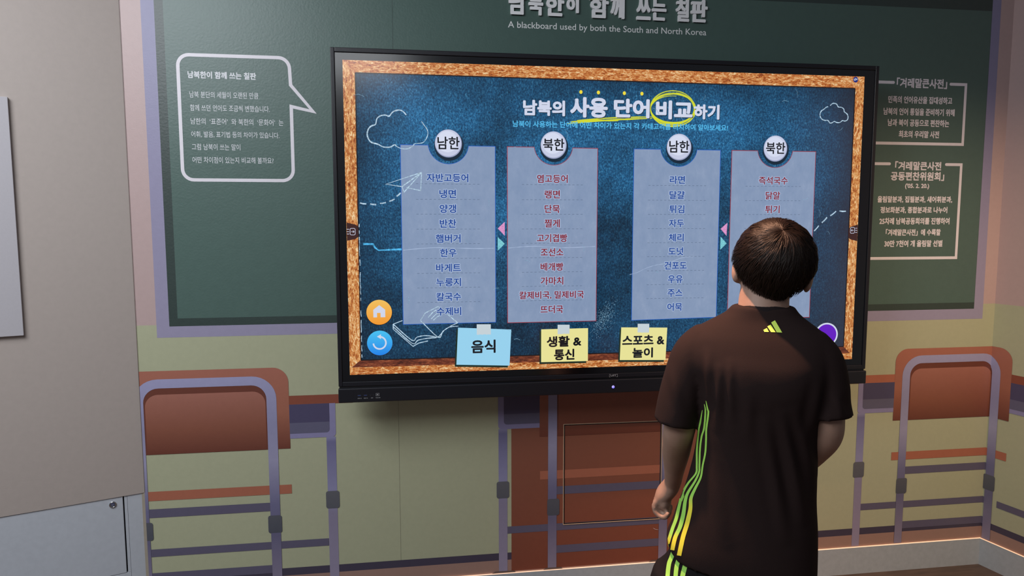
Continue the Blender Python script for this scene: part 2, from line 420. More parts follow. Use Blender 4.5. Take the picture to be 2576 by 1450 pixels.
# ------------------------------------------------------------ lettering on the chalkboard
f = Flat(toB)
cx = smooth_line
outer = [(-.190, 1.975), (-.120, 1.887), (-.190, 1.900)]
xo0, xo1, zo0, zo1, r = -.5695, -.1965, 1.642, 2.069, .037
path = [(xo1, 1.902)] + arc(xo1-r, zo0+r, r, r, 0, -90, 7) + arc(xo0+r, zo0+r, r, r, 270, 180, 7) + arc(xo0+r, zo1-r, r, r, 180, 90, 7) + arc(xo1-r-.002, zo1-r, r, r, 90, 0, 7) + [(xo1, 1.976), (-.122, 1.886)]
f.stroke(path, .0115, 'print_white', 5, closed=True)
f.build('speech_bubble_print', wb)
T = Lettering(toB)
T.add('남북한이 함께 쓰는 칠판', -.539, -.312, 1.990, 2.015, 'text_white', 5, fat=.0009)
for body, x1, zc in (('남북 분단의 세월이 오랜된 만큼', -.307, 1.925), ('함께 쓰던 언어도 조금씩 변했습니다.', -.270, 1.880), ('남한의  ‘표준어’  와 북한의  ‘문화어’  는', -.225, 1.834),
                     ('어휘, 발음, 표기법 등의 차이가 있습니다.', -.240, 1.789), ('그럼 남북이 쓰는 말이', -.374, 1.746), ('어떤 차이점이 있는지 비교해 볼까요?', -.263, 1.701)):
    T.add(body, -.5355, x1, zc-.0005, zc+.0215, 'text_white', 5, .004)
T.build('caption_lettering', wb)
# two boxed captions on the right
f = Flat(toB)
W5 = .0115
f.stroke([(1.9, 2.050), (2.136, 2.050)], W5, 'print_white', 5)
f.stroke([(2.391, 2.050), (2.460, 2.050), (2.4605, 1.810), (1.9, 1.810)], W5, 'print_white', 5)
f.stroke([(2.061, 1.728), (2.136, 1.728)], W5, 'print_white', 5)
f.stroke([(2.391, 1.728), (2.460, 1.728), (2.4605, 1.345), (2.061, 1.345), (2.061, 1.728)], W5, 'print_white', 5)
for cx_, cz_ in ((2.136, 2.050), (2.391, 2.050), (2.136, 1.728), (2.391, 1.728)): f.poly(arc(cx_, cz_, W5/2, W5/2, 0, 360, 12)[:-1], 'print_white', 6)
f.build('caption_frame', wb)
T = Lettering(toB)
def rows(lst, hh, bold):
    for body, x0, x1, z0 in lst: T.add(body, x0, x1, z0, z0+hh, 'print_white', 5, fat=bold)
rows([('「겨레말큰사전」', 2.150, 2.375, 2.030)], .040, .0014)
rows([('민족의 언어유산을 집대성하고', 2.116, 2.402, 1.969), ('남북의 언어 통일을 준비하기 위해', 2.098, 2.416, 1.922),
      ('남과 북이 공동으로 편찬하는', 2.119, 2.394, 1.878), ('최초의 우리말 사전', 2.170, 2.351, 1.833)], .029, .0010)
rows([('「겨레말큰사전', 2.161, 2.369, 1.703), ('공동편찬위원회」', 2.144, 2.385, 1.661)], .036, .0013)
rows([("('05. 2. 20.)", 2.210, 2.319, 1.626)], .024, .0009)
rows([('올림말분과, 집필분과, 새어휘분과,', 2.090, 2.428, 1.571), ('정보화분과, 종합분과로 나누어', 2.105, 2.408, 1.528),
      ('25차례 남북공동회의를 진행하여', 2.103, 2.421, 1.483), ('「겨레말큰사전」에 수록할', 2.134, 2.383, 1.437), ('30만 7천여 개 올림말 선별', 2.130, 2.394, 1.391)], .028, .0010)
T.build('caption_lettering', wb)
# title of raised letters
mat('letter_pink', (222, 198, 188), .5, .02); mat('english_grey', (192, 188, 186), .5, .02)
ts = empty('title_sign', (.96, YW, 2.28)); tag(ts, 'raised pinkish Korean title letters with an English line, above the big display', 'sign')
cells = [('남', .580, .625), ('북', .630, .668), ('한', .673, .722), ('이', .728, .760), ('함', .787, .838), ('께', .843, .880), ('쓰', .912, .950), ('는', .953, .992), ('칠', 1.018, 1.054), ('판', 1.058, 1.104)]
k0, k1 = .580, 1.104
for ch, a, b_ in cells:
    a = .580+(a-k0)*(1.342-.580)/(k1-k0); b_ = .580+(b_-k0)*(1.342-.580)/(k1-k0)
    V, Fc = text_mesh(ch, .0, .1)
    lo, hi = V.min(0), V.max(0)
    z0, z1 = (2.248, 2.332)
    if ch == '이': z0, z1 = 2.262, 2.318
    me = bpy.data.meshes.new('letter')
    pts = []
    for x, y, z in V:
        u = (x-lo[0])/(hi[0]-lo[0]); v = (y-lo[1])/(hi[1]-lo[1]); d = (z-lo[2])/(hi[2]-lo[2])
        pts.append((a+.003+u*(b_-a-.006)-.96, -.001-.008*d, z0+.003+v*(z1-z0-.006)-2.28))
    P0, F0 = pts, Fc; pts, Fc = [], []
    for i in range(10):
        dx, dz = .003*math.cos(2*PI*i/10), .003*math.sin(2*PI*i/10)
        Fc += [[len(pts)+q for q in f_] for f_ in F0]; pts += [(x+dx, y-.00001*i, z+dz) for x, y, z in P0]
    me.from_pydata(pts, [], Fc); link('letter', me, MATS['letter_pink'], ts)
T = Lettering(lambda u, v, k: Vector((u-.96, -.0012, v-2.28)))
T.add('A blackboard used by both the South and North Korea', .578, 1.342, 2.196, 2.226, 'english_grey', 0, .004)
T.build('english_line', ts)

# ------------------------------------------------------------ the big display
mat('housing_black', (24, 24, 30), .38, .04, .1, 300, gain=1.0)
mat('glass_black', (7, 7, 11), .19, .0, gain=1, spec=.95)
dsp = empty('interactive_display', (.955, YW, SB)); tag(dsp, 'huge black touch display showing two pairs of word cards, mounted on the wall', 'display')
def DP(name, x0, x1, y0, y1, v0, v1, m, bevel=0, parent=None):
    o = box(name, x0-.955, x1-.955, y0-YW, y1-YW, v0, v1, m, parent or dsp, bevel, 3); return o
DP('rear_housing', .02, 1.875, .030, .100, -.03, 1.05, MATS['housing_black'], .01)
DP('wall_bracket', .55, 1.36, .100, YW, .25, .80, MATS['housing_black'], .003)
# front frame as a ring of four bars with mitred look
DP('frame_bar', -.039, -.0255, -.004, .040, -.040, 1.106, MATS['housing_black'], .002)
DP('frame_bar', 1.9375, 1.9515, -.004, .040, -.040, 1.106, MATS['housing_black'], .002)
DP('frame_bar', -.0255, 1.9375, -.004, .040, 1.0905, 1.106, MATS['housing_black'], .002)
DP('frame_bar', -.0255, 1.9375, -.004, .040, -.040, -.024, MATS['housing_black'], .002)
chin = DP('speaker_bar', -.040, 1.9530, -.010, .060, -.0965, -.0455, MATS['housing_black'], .004); chin['label'] = 'lower bar with sockets and power light'
DP('chin_groove', -.036, 1.949, .002, .05, -.046, -.039, MATS['glass_black'])
pan = DP('screen_panel', -.0255, 1.9375, .0, .030, -.024, 1.0905, MATS['glass_black'], .001)
pan['label'] = 'black glass panel carrying the lit picture'
def toS(u, v, k): return Vector((u-.955, -YW-.0003-.0002*k, v))
def toSc(u, v, k): return Vector((u-.955, -YW-.0102-.0002*k, v))
# picture: board surface
lit_ramp('px_board', [(0, (12, 40, 62)), (.35, (22, 72, 110)), (.60, (38, 102, 144)), (1, (104, 168, 194))], (1, 1, .7), 190, 10, contrast=(.32, .76), distort=.3)
def board_grad():
    m = MATS['px_board']; nt = m.node_tree; N = nt.nodes.new; L = nt.links.new; b = nt.nodes['Principled BSDF']
    rp = [n for n in nt.nodes if n.type == 'VALTORGB'][0]; tc = [n for n in nt.nodes if n.type == 'TEX_COORD'][0]
    # large soft patches of chalk dust and the darker right and lower borders of the picture
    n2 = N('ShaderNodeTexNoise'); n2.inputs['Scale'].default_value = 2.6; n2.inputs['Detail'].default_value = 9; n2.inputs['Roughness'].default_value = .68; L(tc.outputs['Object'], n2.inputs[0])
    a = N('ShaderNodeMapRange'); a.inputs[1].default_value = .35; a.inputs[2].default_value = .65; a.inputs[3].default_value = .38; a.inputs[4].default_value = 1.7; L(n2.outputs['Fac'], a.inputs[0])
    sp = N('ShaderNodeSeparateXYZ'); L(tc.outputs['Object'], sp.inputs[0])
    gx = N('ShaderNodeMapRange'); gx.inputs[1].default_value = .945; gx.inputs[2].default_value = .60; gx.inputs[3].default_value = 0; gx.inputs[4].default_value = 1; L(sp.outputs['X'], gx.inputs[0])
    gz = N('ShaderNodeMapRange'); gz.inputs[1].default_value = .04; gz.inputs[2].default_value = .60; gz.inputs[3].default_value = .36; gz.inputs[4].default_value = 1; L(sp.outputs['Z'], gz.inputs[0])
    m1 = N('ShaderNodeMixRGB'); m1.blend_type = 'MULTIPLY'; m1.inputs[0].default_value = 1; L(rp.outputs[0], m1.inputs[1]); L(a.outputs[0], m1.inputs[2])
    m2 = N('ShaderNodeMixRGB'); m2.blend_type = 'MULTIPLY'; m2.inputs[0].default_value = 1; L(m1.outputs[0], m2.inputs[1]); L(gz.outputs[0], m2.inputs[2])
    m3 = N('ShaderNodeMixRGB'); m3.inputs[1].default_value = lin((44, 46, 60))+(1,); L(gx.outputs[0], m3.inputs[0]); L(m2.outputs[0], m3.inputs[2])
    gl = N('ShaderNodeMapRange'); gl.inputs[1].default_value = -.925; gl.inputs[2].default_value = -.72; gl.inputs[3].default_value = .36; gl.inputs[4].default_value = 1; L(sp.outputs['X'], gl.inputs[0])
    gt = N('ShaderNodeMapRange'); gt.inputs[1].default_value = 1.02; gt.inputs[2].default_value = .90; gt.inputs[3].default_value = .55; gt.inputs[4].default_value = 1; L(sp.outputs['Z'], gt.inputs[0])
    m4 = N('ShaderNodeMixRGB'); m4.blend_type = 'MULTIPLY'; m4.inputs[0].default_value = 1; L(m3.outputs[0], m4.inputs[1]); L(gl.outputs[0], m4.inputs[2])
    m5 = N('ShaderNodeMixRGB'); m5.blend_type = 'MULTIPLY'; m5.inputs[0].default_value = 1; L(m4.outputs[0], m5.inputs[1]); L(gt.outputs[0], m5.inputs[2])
    L(m5.outputs[0], b.inputs['Emission Color'])
board_grad()
lit_ramp('px_wood_h', [(0, (100, 40, 14)), (.35, (176, 92, 36)), (.6, (206, 140, 76)), (1, (244, 222, 176))], (.42, 1, 1.2), 150, 10, contrast=(.34, .66), distort=.8)
lit_ramp('px_wood_v', [(0, (96, 38, 14)), (.35, (176, 96, 40)), (.6, (214, 152, 84)), (1, (246, 226, 184))], (1.2, 1, .42), 150, 10, contrast=(.34, .66), distort=.8)
lit_ramp('px_wood_dark', [(0, (52, 20, 12)), (.5, (110, 52, 32)), (1, (170, 96, 60))], (.42, 1, 1.2), 95, 9, contrast=(.34, .70))
lit_ramp('px_card', [(0, (122, 142, 174)), (.6, (134, 152, 182)), (.85, (144, 160, 188)), (1, (182, 200, 222))], (1, 1, .6), 24, 9, contrast=(.25, .80))
lit('px_blue', (36, 92, 184)); lit('px_red', (150, 52, 62)); lit('px_halo', (160, 178, 208)); lit('px_word_blue', (16, 62, 144)); lit('px_word_red', (130, 16, 32))
lit('px_white', (206, 212, 232)); lit('px_chalk', (172, 198, 216), 1, .3, 160); lit('px_chalk_soft', (120, 160, 184), 1, .5, 200)
lit('px_sub', (84, 184, 232)); lit('px_yellow', (206, 212, 48)); lit('px_dot', (238, 218, 60)); lit('px_badge_lo', (150, 158, 190)); lit('px_badge', (196, 202, 226)); lit('px_badge_hi', (212, 218, 238))
lit('px_black', (18, 20, 26)); lit('px_dash', (92, 108, 134)); lit('px_pink', (214, 146, 196), 1, .25, 300); lit('px_aqua', (120, 196, 206), 1, .25, 300)
lit('px_shade', (12, 34, 52)); lit('px_note_blue', (150, 208, 236)); lit('px_note_yellow', (230, 224, 150)); lit('px_tape', (196, 208, 214)); lit('px_note_shade', (24, 44, 34))
lit('px_navy', (22, 40, 120)); lit('px_tab', (58, 30, 26)); lit('px_purple', (98, 22, 190)); lit('px_smear', (74, 170, 220), 1, .5, 120); lit('px_edge', (26, 14, 14))
m, nt, b_, rp, tc = lit_ramp('px_home', [(0, (240, 150, 40)), (1, (240, 190, 90))], (0, 0, 1), 1)
def vgrad(m, z0, z1):
    nt = m.node_tree; N = nt.nodes.new; L = nt.links.new
    rp = [n for n in nt.nodes if n.type == 'VALTORGB'][0]; tc = [n for n in nt.nodes if n.type == 'TEX_COORD'][0]
    sp = N('ShaderNodeSeparateXYZ'); L(tc.outputs['Object'], sp.inputs[0]); mr = N('ShaderNodeMapRange'); mr.inputs[1].default_value = z0; mr.inputs[2].default_value = z1
    L(sp.outputs['Z'], mr.inputs[0]); L(mr.outputs[0], rp.inputs[0])
vgrad(m, .175, .26)
m, nt, b_, rp, tc = lit_ramp('px_undo', [(0, (30, 130, 230)), (1, (70, 190, 240))], (0, 0, 1), 1); vgrad(m, .07, .15)

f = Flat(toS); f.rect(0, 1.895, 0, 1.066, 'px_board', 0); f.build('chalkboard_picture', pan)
f = Flat(toS)
f.poly([(0, 1.066), (.041, 1.025), (1.858, 1.022), (1.895, 1.066)], 'px_wood_h', 1)
f.poly([(0, 0), (.038, .050), (.041, 1.025), (0, 1.066)], 'px_wood_v', 1)
f.poly([(1.895, 1.066), (1.858, 1.022), (1.858, .050), (1.895, 0)], 'px_wood_v', 1)
f.poly([(0.006, .026), (1.885, .024), (1.858, .050), (.038, .051)], 'px_wood_dark', 2)
f.poly([(0, 0), (1.895, 0), (1.885, .024), (.006, .026)], 'px_wood_h', 1)
for a, b_ in (((.041, 1.025), (1.858, 1.022)), ((.039, .052), (.041, 1.025)), ((1.858, 1.022), (1.8575, .050)), ((.038, .051), (1.858, .050))): f.stroke([a, b_], .004, 'px_edge', 3)
pts = [(.0425+random.uniform(-.001, .001), .06+i*.011) for i in range(46)]
for i in range(0, 44): 
    if random.random() < .6: f.stroke(pts[i:i+2], random.uniform(.001, .003), 'px_chalk', 4)
f.build('wooden_frame_picture', pan)
# word cards
cards = [(.1865, .509, .7895, .7885, .174, .175, .3485, 'px_blue'), (.5535, .875, .788, .787, .172, .172, .7165, 'px_red'),
         (1.0105, 1.335, .787, .787, .171, .176, 1.1775, 'px_blue'), (1.381, 1.709, .787, .787, .172, .168, 1.5490, 'px_red')]
words = [['자반고등어', '냉면', '양갱', '반찬', '햄버거', '한우', '바게트', '누룽지', '칼국수', '수제비'],
         ['염고등어', '랭면', '단묵', '찔게', '고기겹빵', '조선소', '베개빵', '가마치', '칼제비국, 밀제비국', '뜨더국'],
         ['라면', '달걀', '튀김', '자두', '체리', '도넛', '건포도', '우유', '주스', '어묵'],
         ['즉석국수', '닭알', '튀기']]
heads = ['남한', '북한', '남한', '북한']
zc = [.680, .6255, .5745, .5235, .4715, .4215, .3695, .3190, .2680, .2165]
f = Flat(toS); f.stroke([(.055, .454), (.088, .453), (.094, .441), (.106, .432), (.186, .435)], .006, 'px_smear', 4, rough=.4)
f.build('chalk_smear', pan)
for ci, (x0, x1, tl, tr, bl, br, bx, edge) in enumerate(cards):
    f = Flat(toS)
    r = .0685
    def outline(g, rr):
        return [(x0-g, bl-g), (x1+g, br-g), (x1+g, tr+g), (bx+rr, tr+g)] + [(bx+rr*math.cos(a), .797+rr*math.sin(a)) for a in [math.radians(-6-(168)*i/22) for i in range(23)]] + [(bx-rr, tl+g), (x0-g, tl+g)]
    f.poly(outline(.0022, r), edge, 6); f.poly(outline(0, r+.0018), 'px_card', 7)
    xa, xb = bx-.114, bx+.112
    for k in range(9):
        z = (zc[k]+zc[k+1])/2+.0065
        for j in range(15): 
            u = xa+(xb-xa)*(j+.1)/15; f.rect(u, u+.0080, z-.0007, z+.0007, 'px_dash', 8)
    f.build('word_card', pan)
    f = Flat(toS)
    f.poly(arc(bx+.002, .790, .051, .052, 0, 360, 36)[:-1], 'px_shade', 6)
    f.poly(arc(bx, .797, .0465, .0475, 0, 360, 40)[:-1], 'px_badge_lo', 9)
    f.poly(arc(bx-.0006, .7985, .0445, .0450, 0, 360, 40)[:-1], 'px_badge', 10); f.poly(arc(bx-.003, .803, .036, .036, 0, 360, 36)[:-1], 'px_badge_hi', 11)
    f.build('round_badge', pan)
    T = Lettering(toS)
    T.add(heads[ci], bx-.0375, bx+.0385, .777, .820, 'px_black', 12, fat=.0009)
    T.build('heading_word', pan)
    wm = 'px_word_blue' if ci % 2 == 0 else 'px_word_red'
    for k, wd in enumerate(words[ci]):
        n = len(wd); ww = .0286*n if ci != 1 else .0275*n
        if n == 10: ww = .235
        c0 = bx-.004
        T = Lettering(toS)
        T.add(wd, c0-ww/2-.0028, c0+ww/2+.0028, zc[k]-.0173, zc[k]+.0173, 'px_halo', 8, fat=.0028)
        T.add(wd, c0-ww/2, c0+ww/2, zc[k]-.0145, zc[k]+.0145, wm, 11, fat=.0005)
        T.build('word', pan)
# headline
f = Flat(toS)
for x in (.8135, .8765, .971, 1.0355): f.poly(arc(x, .982, .0058, .0066, 0, 360, 14)[:-1], 'px_dot', 6)
for a, b_, wd in (((.766, .872), (1.075, .897), .006), ((.80, .884), (1.078, .902), .005), ((.775, .878), (.95, .886), .006)):
    f.stroke(smooth_line([a, ((a[0]+b_[0])/2, (a[1]+b_[1])/2+.003), b_], 8), wd, 'px_yellow', 5, taper=True, rough=.2)
for k in range(5):
    e = random.uniform(-.003, .003)
    a0 = random.uniform(0, 360)
    f.stroke(arc(1.150+e, .930+random.uniform(-.003, .003), .082+e, .053+.004*k-.006, a0, a0+300, 40), .0048, 'px_yellow', 5, taper=True, rough=.25)
f.build('yellow_scribble', pan)['kind'] = 'stuff'
T = Lettering(toS)
for g, mm, ly in ((.0022, 'px_shade', 7), (0, 'px_white', 8)):
    for body, x0, x1, z0, z1 in (('남북의', .608, .757, .897, .951), ('사용', .775, .911, .894, .965), ('단어', .933, 1.065, .896, .963), ('비교', 1.088, 1.226, .894, .961), ('하기', 1.230, 1.328, .897, .950)):
        T.add(body, x0+g, x1+g, z0-g, z1-g, mm, ly, .0, fat=.0034 if z1 > .955 else .0025)
T.add('남북이 사용하는 단어에 어떤 차이가 있는지 각 카테고리를 터치하여 알아보세요!', .572, 1.362, .857, .8795, 'px_sub', 8, .0, fat=.0005)
T.build('headline_lettering', pan)
# chalk drawings
f = Flat(toS)
c1 = [(.207, .890), (.197, .901), (.185, .906), (.170, .903), (.160, .897), (.150, .885), (.138, .888), (.126, .887), (.114, .881), (.108, .873), (.104, .857), (.090, .851), (.081, .842), (.076, .828), (.077, .815), (.083, .803), (.091, .796), (.110, .791), (.129, .782), (.152, .782), (.166, .790), (.172, .785), (.187, .778), (.210, .777), (.228, .787), (.234, .794), (.257, .797), (.268, .804), (.277, .820), (.279, .834), (.275, .846), (.266, .858), (.258, .870)]
f.stroke(smooth_line(c1[:22], 4), .0042, 'px_chalk', 8, rough=.2); f.stroke(smooth_line(c1[21:], 4), .0026, 'px_chalk', 8, rough=.3)
f.build('cloud_drawing', pan); f = Flat(toS)
c2 = [(1.761, .957), (1.766, .963), (1.775, .966), (1.786, .963), (1.793, .953), (1.806, .952), (1.816, .945), (1.818, .936), (1.829, .929), (1.834, .918), (1.832, .907), (1.822, .902), (1.812, .904), (1.803, .897), (1.790, .896), (1.779, .900), (1.771, .895), (1.762, .894), (1.754, .903), (1.742, .903), (1.731, .906), (1.723, .915), (1.721, .926), (1.726, .937), (1.735, .943), (1.745, .951), (1.752, .953)]
f.stroke(smooth_line(c2, 3), .0032, 'px_chalk', 8, rough=.2)
f.build('cloud_drawing', pan); f = Flat(toS)
for pl in ([(.256, .698), (.135, .657), (.189, .649), (.256, .698)], [(.256, .698), (.196, .630), (.189, .649)], [(.256, .698), (.252, .636), (.204, .646)], [(.197, .632), (.212, .650)],
           None, [(.151, .175), (.214, .117), (.232, .127), (.262, .132), (.306, .125)], [(.151, .175), (.183, .187)], [(.151, .166), (.215, .106), (.235, .116), (.266, .122), (.300, .124)], [(.151, .157), (.218, .095), (.238, .106), (.27, .113)],
           [(.151, .175), (.151, .157)], [(.245, .186), (.306, .125), (.322, .145), (.345, .160), (.377, .163)], [(.306, .125), (.328, .150), (.352, .165), (.375, .175)], [(.245, .186), (.262, .212), (.307, .234), (.375, .175)],
           [(.272, .196), (.288, .214), (.300, .222)], [(.282, .190), (.298, .206), (.310, .214)], [(.290, .186), (.304, .198), (.322, .206)]):
    if pl is None:
        f.build('plane_drawing', pan); f = Flat(toS); continue
    f.stroke(pl if len(pl) < 4 else smooth_line(pl, 4) if pl[0][0] > .15 and len(pl) > 4 else pl, .0030, 'px_chalk', 8, rough=.25)
f.build('book_drawing', pan); f = Flat(toS)
for a, b_ in (((.047, .593), (.068, .590)), ((.081, .590), (.101, .588)), ((.114, .592), (.134, .595)), ((.145, .599), (.163, .607)), ((.170, .616), (.184, .628)),
              ((1.816, .569), (1.842, .568)), ((1.779, .551), (1.802, .568)), ((1.746, .525), (1.766, .545)), ((1.716, .494), (1.734, .514))):
    f.stroke([a, ((a[0]+b_[0])/2, (a[1]+b_[1])/2-.001), b_], .0045, 'px_chalk', 8, rough=.2)
f.build('dashed_line_drawing', pan)['kind'] = 'stuff'; f = Flat(toS)
random.seed(3)
for _ in range(36):     # stray chalk scratches over the picture
    u, v = random.uniform(.06, 1.84), random.uniform(.08, 1.0); a = random.uniform(0, PI); l = random.uniform(.004, .02)
    f.stroke([(u, v), (u+l*math.cos(a), v+l*math.sin(a)), (u+1.8*l*math.cos(a+.3), v+1.8*l*math.sin(a+.3))], random.uniform(.0005, .0013), 'px_chalk_soft', 13, rough=.5)
for _ in range(420):    # dusty smudges at the corner of the card columns
    u, v = .905+random.gauss(0, .022), .175+random.gauss(0, .022); v += (u-.9)*.8; a = random.uniform(0, PI); l = random.uniform(.0008, .003)
    f.stroke([(u, v), (u+l*math.cos(a), v+l*math.sin(a))], .0012, 'px_chalk_soft', 5, rough=.5)
f.stroke(smooth_line([(1.00, .338), (1.03, .346), (1.06, .360), (1.10, .372), (1.14, .378), (1.20, .398), (1.24, .400)], 5), .0014, 'px_halo', 8, rough=.6)
f.stroke(smooth_line([(.19, .432), (.30, .440), (.44, .436), (.505, .437)], 8), .0022, 'px_halo', 8, rough=.7)
f.stroke(smooth_line([(.555, .437), (.65, .443), (.76, .437), (.87, .441)], 8), .0020, 'px_halo', 8, rough=.7)
f.build('chalk_dust', pan)['kind'] = 'stuff'
# arrows between the cards, side tabs, corner badge
f = Flat(toS)
for tri, mm in (([(.518, .506), (.543, .480), (.543, .529)], 'px_pink'), ([(.518, .476), (.543, .452), (.518, .428)][::-1], 'px_aqua'), ([(1.344, .503), (1.368, .477), (1.370, .525)], 'px_pink'), ([(1.345, .474), (1.369, .449), (1.345, .426)][::-1], 'px_aqua')):
    f = Flat(toS); f.poly(tri, mm, 8); f.build('arrow_mark', pan)
for x, tab in ((.012, [(.001, .465), (.030, .471), (.0385, .478), (.0385, .514), (.030, .520), (.001, .527)]), (1.864, [(1.894, .455), (1.863, .463), (1.8565, .471), (1.8565, .501), (1.863, .509), (1.894, .518)])):
    f = Flat(toS); f.poly(tab, 'px_tab', 6)
    f.stroke(rrect(x, x+.017, .485, .507, .004, 3), .0016, 'px_white', 7, closed=True)
    s = 1 if x < 1 else -1; c = x+.0085
    f.stroke([(c-s*.005, .496), (c+s*.005, .496)], .0016, 'px_white', 7); f.stroke([(c+s*.001, .500), (c+s*.005, .496), (c+s*.001, .492)], .0014, 'px_white', 7)
    x_ = .001 if x < 1 else 1.884
    for z in (.488, .496, .504): f.rect(x_, x_+.008, z-.0009, z+.0009, 'px_white', 7)
    f.build('side_tab', pan)
f = Flat(toS)
f.poly(arc(1.8585, 1.054, .0098, .0105, 0, 360, 20)[:-1], 'px_navy', 6)
f.build('corner_badge', pan)
T = Lettering(toS); T.add('d×', 1.8515, 1.8655, 1.050, 1.060, 'px_white', 7, .02); T.build('corner_mark', pan)
# buttons
f = Flat(toS)
f.poly(arc(.104, .2165, .0445, .0445, 0, 360, 40)[:-1], 'px_edge', 7); f.poly(arc(.104, .2175, .0435, .0435, 0, 360, 40)[:-1], 'px_home', 9)
f.poly([(.084, .200), (.0965, .200), (.0965, .2155), (.1085, .2155), (.1085, .200), (.1245, .200), (.1245, .2265), (.1045, .2425), (.084, .2265)], 'px_white', 10)
f.build('home_button', pan)
f = Flat(toS)
f.poly(arc(.104, .109, .0445, .0445, 0, 360, 40)[:-1], 'px_edge', 7); f.poly(arc(.104, .110, .0435, .0435, 0, 360, 40)[:-1], 'px_undo', 9)
f.stroke(arc(.1035, .1105, .0215, .0215, -175, 78, 26), .0055, 'px_white', 10); f.poly([(.1085, .1235), (.1085, .1405), (.0945, .1325)], 'px_white', 10)
f.build('undo_button', pan)
f = Flat(toS); f.poly(arc(1.783, .098, .0475, .046, 0, 360, 40)[:-1], 'px_white', 9); f.poly(arc(1.783, .098, .041, .040, 0, 360, 40)[:-1], 'px_purple', 10); f.build('purple_button', pan)
# paper notes
notes = [([(.369, .025), (.559, .016), (.5655, .1465), (.376, .1575)], 'px_note_blue', (.442, .492, .131, .168), [('음식', .422, .509, .064, .112)]),
         ([(.674, .025), (.847, .024), (.8465, .145), (.674, .1445)], 'px_note_yellow', (.734, .778, .126, .160), [('생활 &', .694, .822, .079, .119), ('통신', .721, .797, .030, .071)]),
         ([(.967, .024), (1.142, .019), (1.1465, .140), (.971, .145)], 'px_note_yellow', (1.033, 1.077, .124, .157), [('스포츠 &', .975, 1.136, .078, .115), ('놀이', 1.014, 1.093, .030, .068)])]
for quad, mm, tp, txt in notes:
    f = Flat(toS); f.poly([(x-.006, z-.007) for x, z in quad], 'px_note_shade', 6); f.poly(quad, mm, 9)
    x0, x1, z0, z1 = tp; jag = [(x1-(x1-x0)*i/10, z0+random.uniform(-.001, .0012)) for i in range(11)]
    f.poly([(x0, z1), ] + jag[::-1] + [(x1, z1-.001)], 'px_tape', 11)
    f.build('paper_note', pan)
    T = Lettering(toS)
    for t_ in txt: T.add(*t_, 'px_black', 12, .0, fat=.0016)
    T.build('note_lettering', pan)
# maker's mark, power light, sockets
mat('mark_grey', (150, 150, 152), .5, 0, gain=1); mat('socket', (70, 72, 78), .3, 0, gain=1, metal=.5); mat('socket_blue', (40, 60, 120), .4, 0, gain=1)
m, nt, b_ = new_mat('power_led'); b_.inputs['Emission Color'].default_value = (.05, .04, 1, 1); b_.inputs['Emission Strength'].default_value = .9; MATS['power_led'] = m
T = Lettering(lambda u, v, k: Vector((u-.955, -YW-.0045, v))); T.add('UIT', .932, .954, -.0355, -.0285, 'mark_grey', 0, .03)
o = T.build('maker_mark', dsp); 
f = Flat(lambda u, v, k: Vector((u-.955, -YW-.0045, v))); f.stroke([(.932, -.0275), (.928, -.0275), (.928, -.0375), (.932, -.0375)], .0010, 'mark_grey', 0); f.stroke([(.954, -.0275), (.9585, -.0275), (.9585, -.0375), (.954, -.0375)], .0010, 'mark_grey', 0); f.build('mark_frame', dsp)['kind'] = 'stuff'
T.f = None
bm = bmesh.new(); bmesh.ops.create_uvsphere(bm, u_segments=20, v_segments=10, radius=.0055)
bm.transform(Matrix.Translation((.941-.955, -.0102-YW, -.0735)) @ Matrix.Diagonal((1, .35, 1)).to_4x4()); from_bm('power_light', bm, MATS['power_led'], dsp, True)
for x in (.025, .046):
    f = Flat(toSc); f.rect(x, x+.012, -.0735, -.0690, 'socket', 0); f.rect(x+.001, x+.011, -.0725, -.0705, 'socket_blue', 1); f.build('socket', dsp)
f = Flat(toSc)
f.poly([(.067, -.070), (.081, -.0695), (.081, -.072), (.0785, -.0745), (.0695, -.0745), (.067, -.0725)], 'socket', 0)
f.poly([(.0685, -.071), (.0795, -.0705), (.0795, -.072), (.078, -.0735), (.070, -.0735), (.0685, -.072)], 'glass_black', 1)
f.build('socket', dsp); f = Flat(toSc)
f.rect(.0875, .0990, -.0755, -.0655, 'mark_grey', 0); f.rect(.0885, .0980, -.0745, -.0665, 'glass_black', 1); f.rect(.0905, .0960, -.0725, -.0685, 'mark_grey', 2)
f.build('socket', dsp)
T = Lettering(toSc)
for body, a, b_ in (('USB 3.0', .025, .0385), ('USB 3.0', .0460, .0595), ('HDMI', .0705, .0775), ('TOUCH USB', .0865, .1025)): T.add(body, a, b_, -.0830, -.0800, 'mark_grey', 0, .03)
T.build('socket_lettering', dsp)

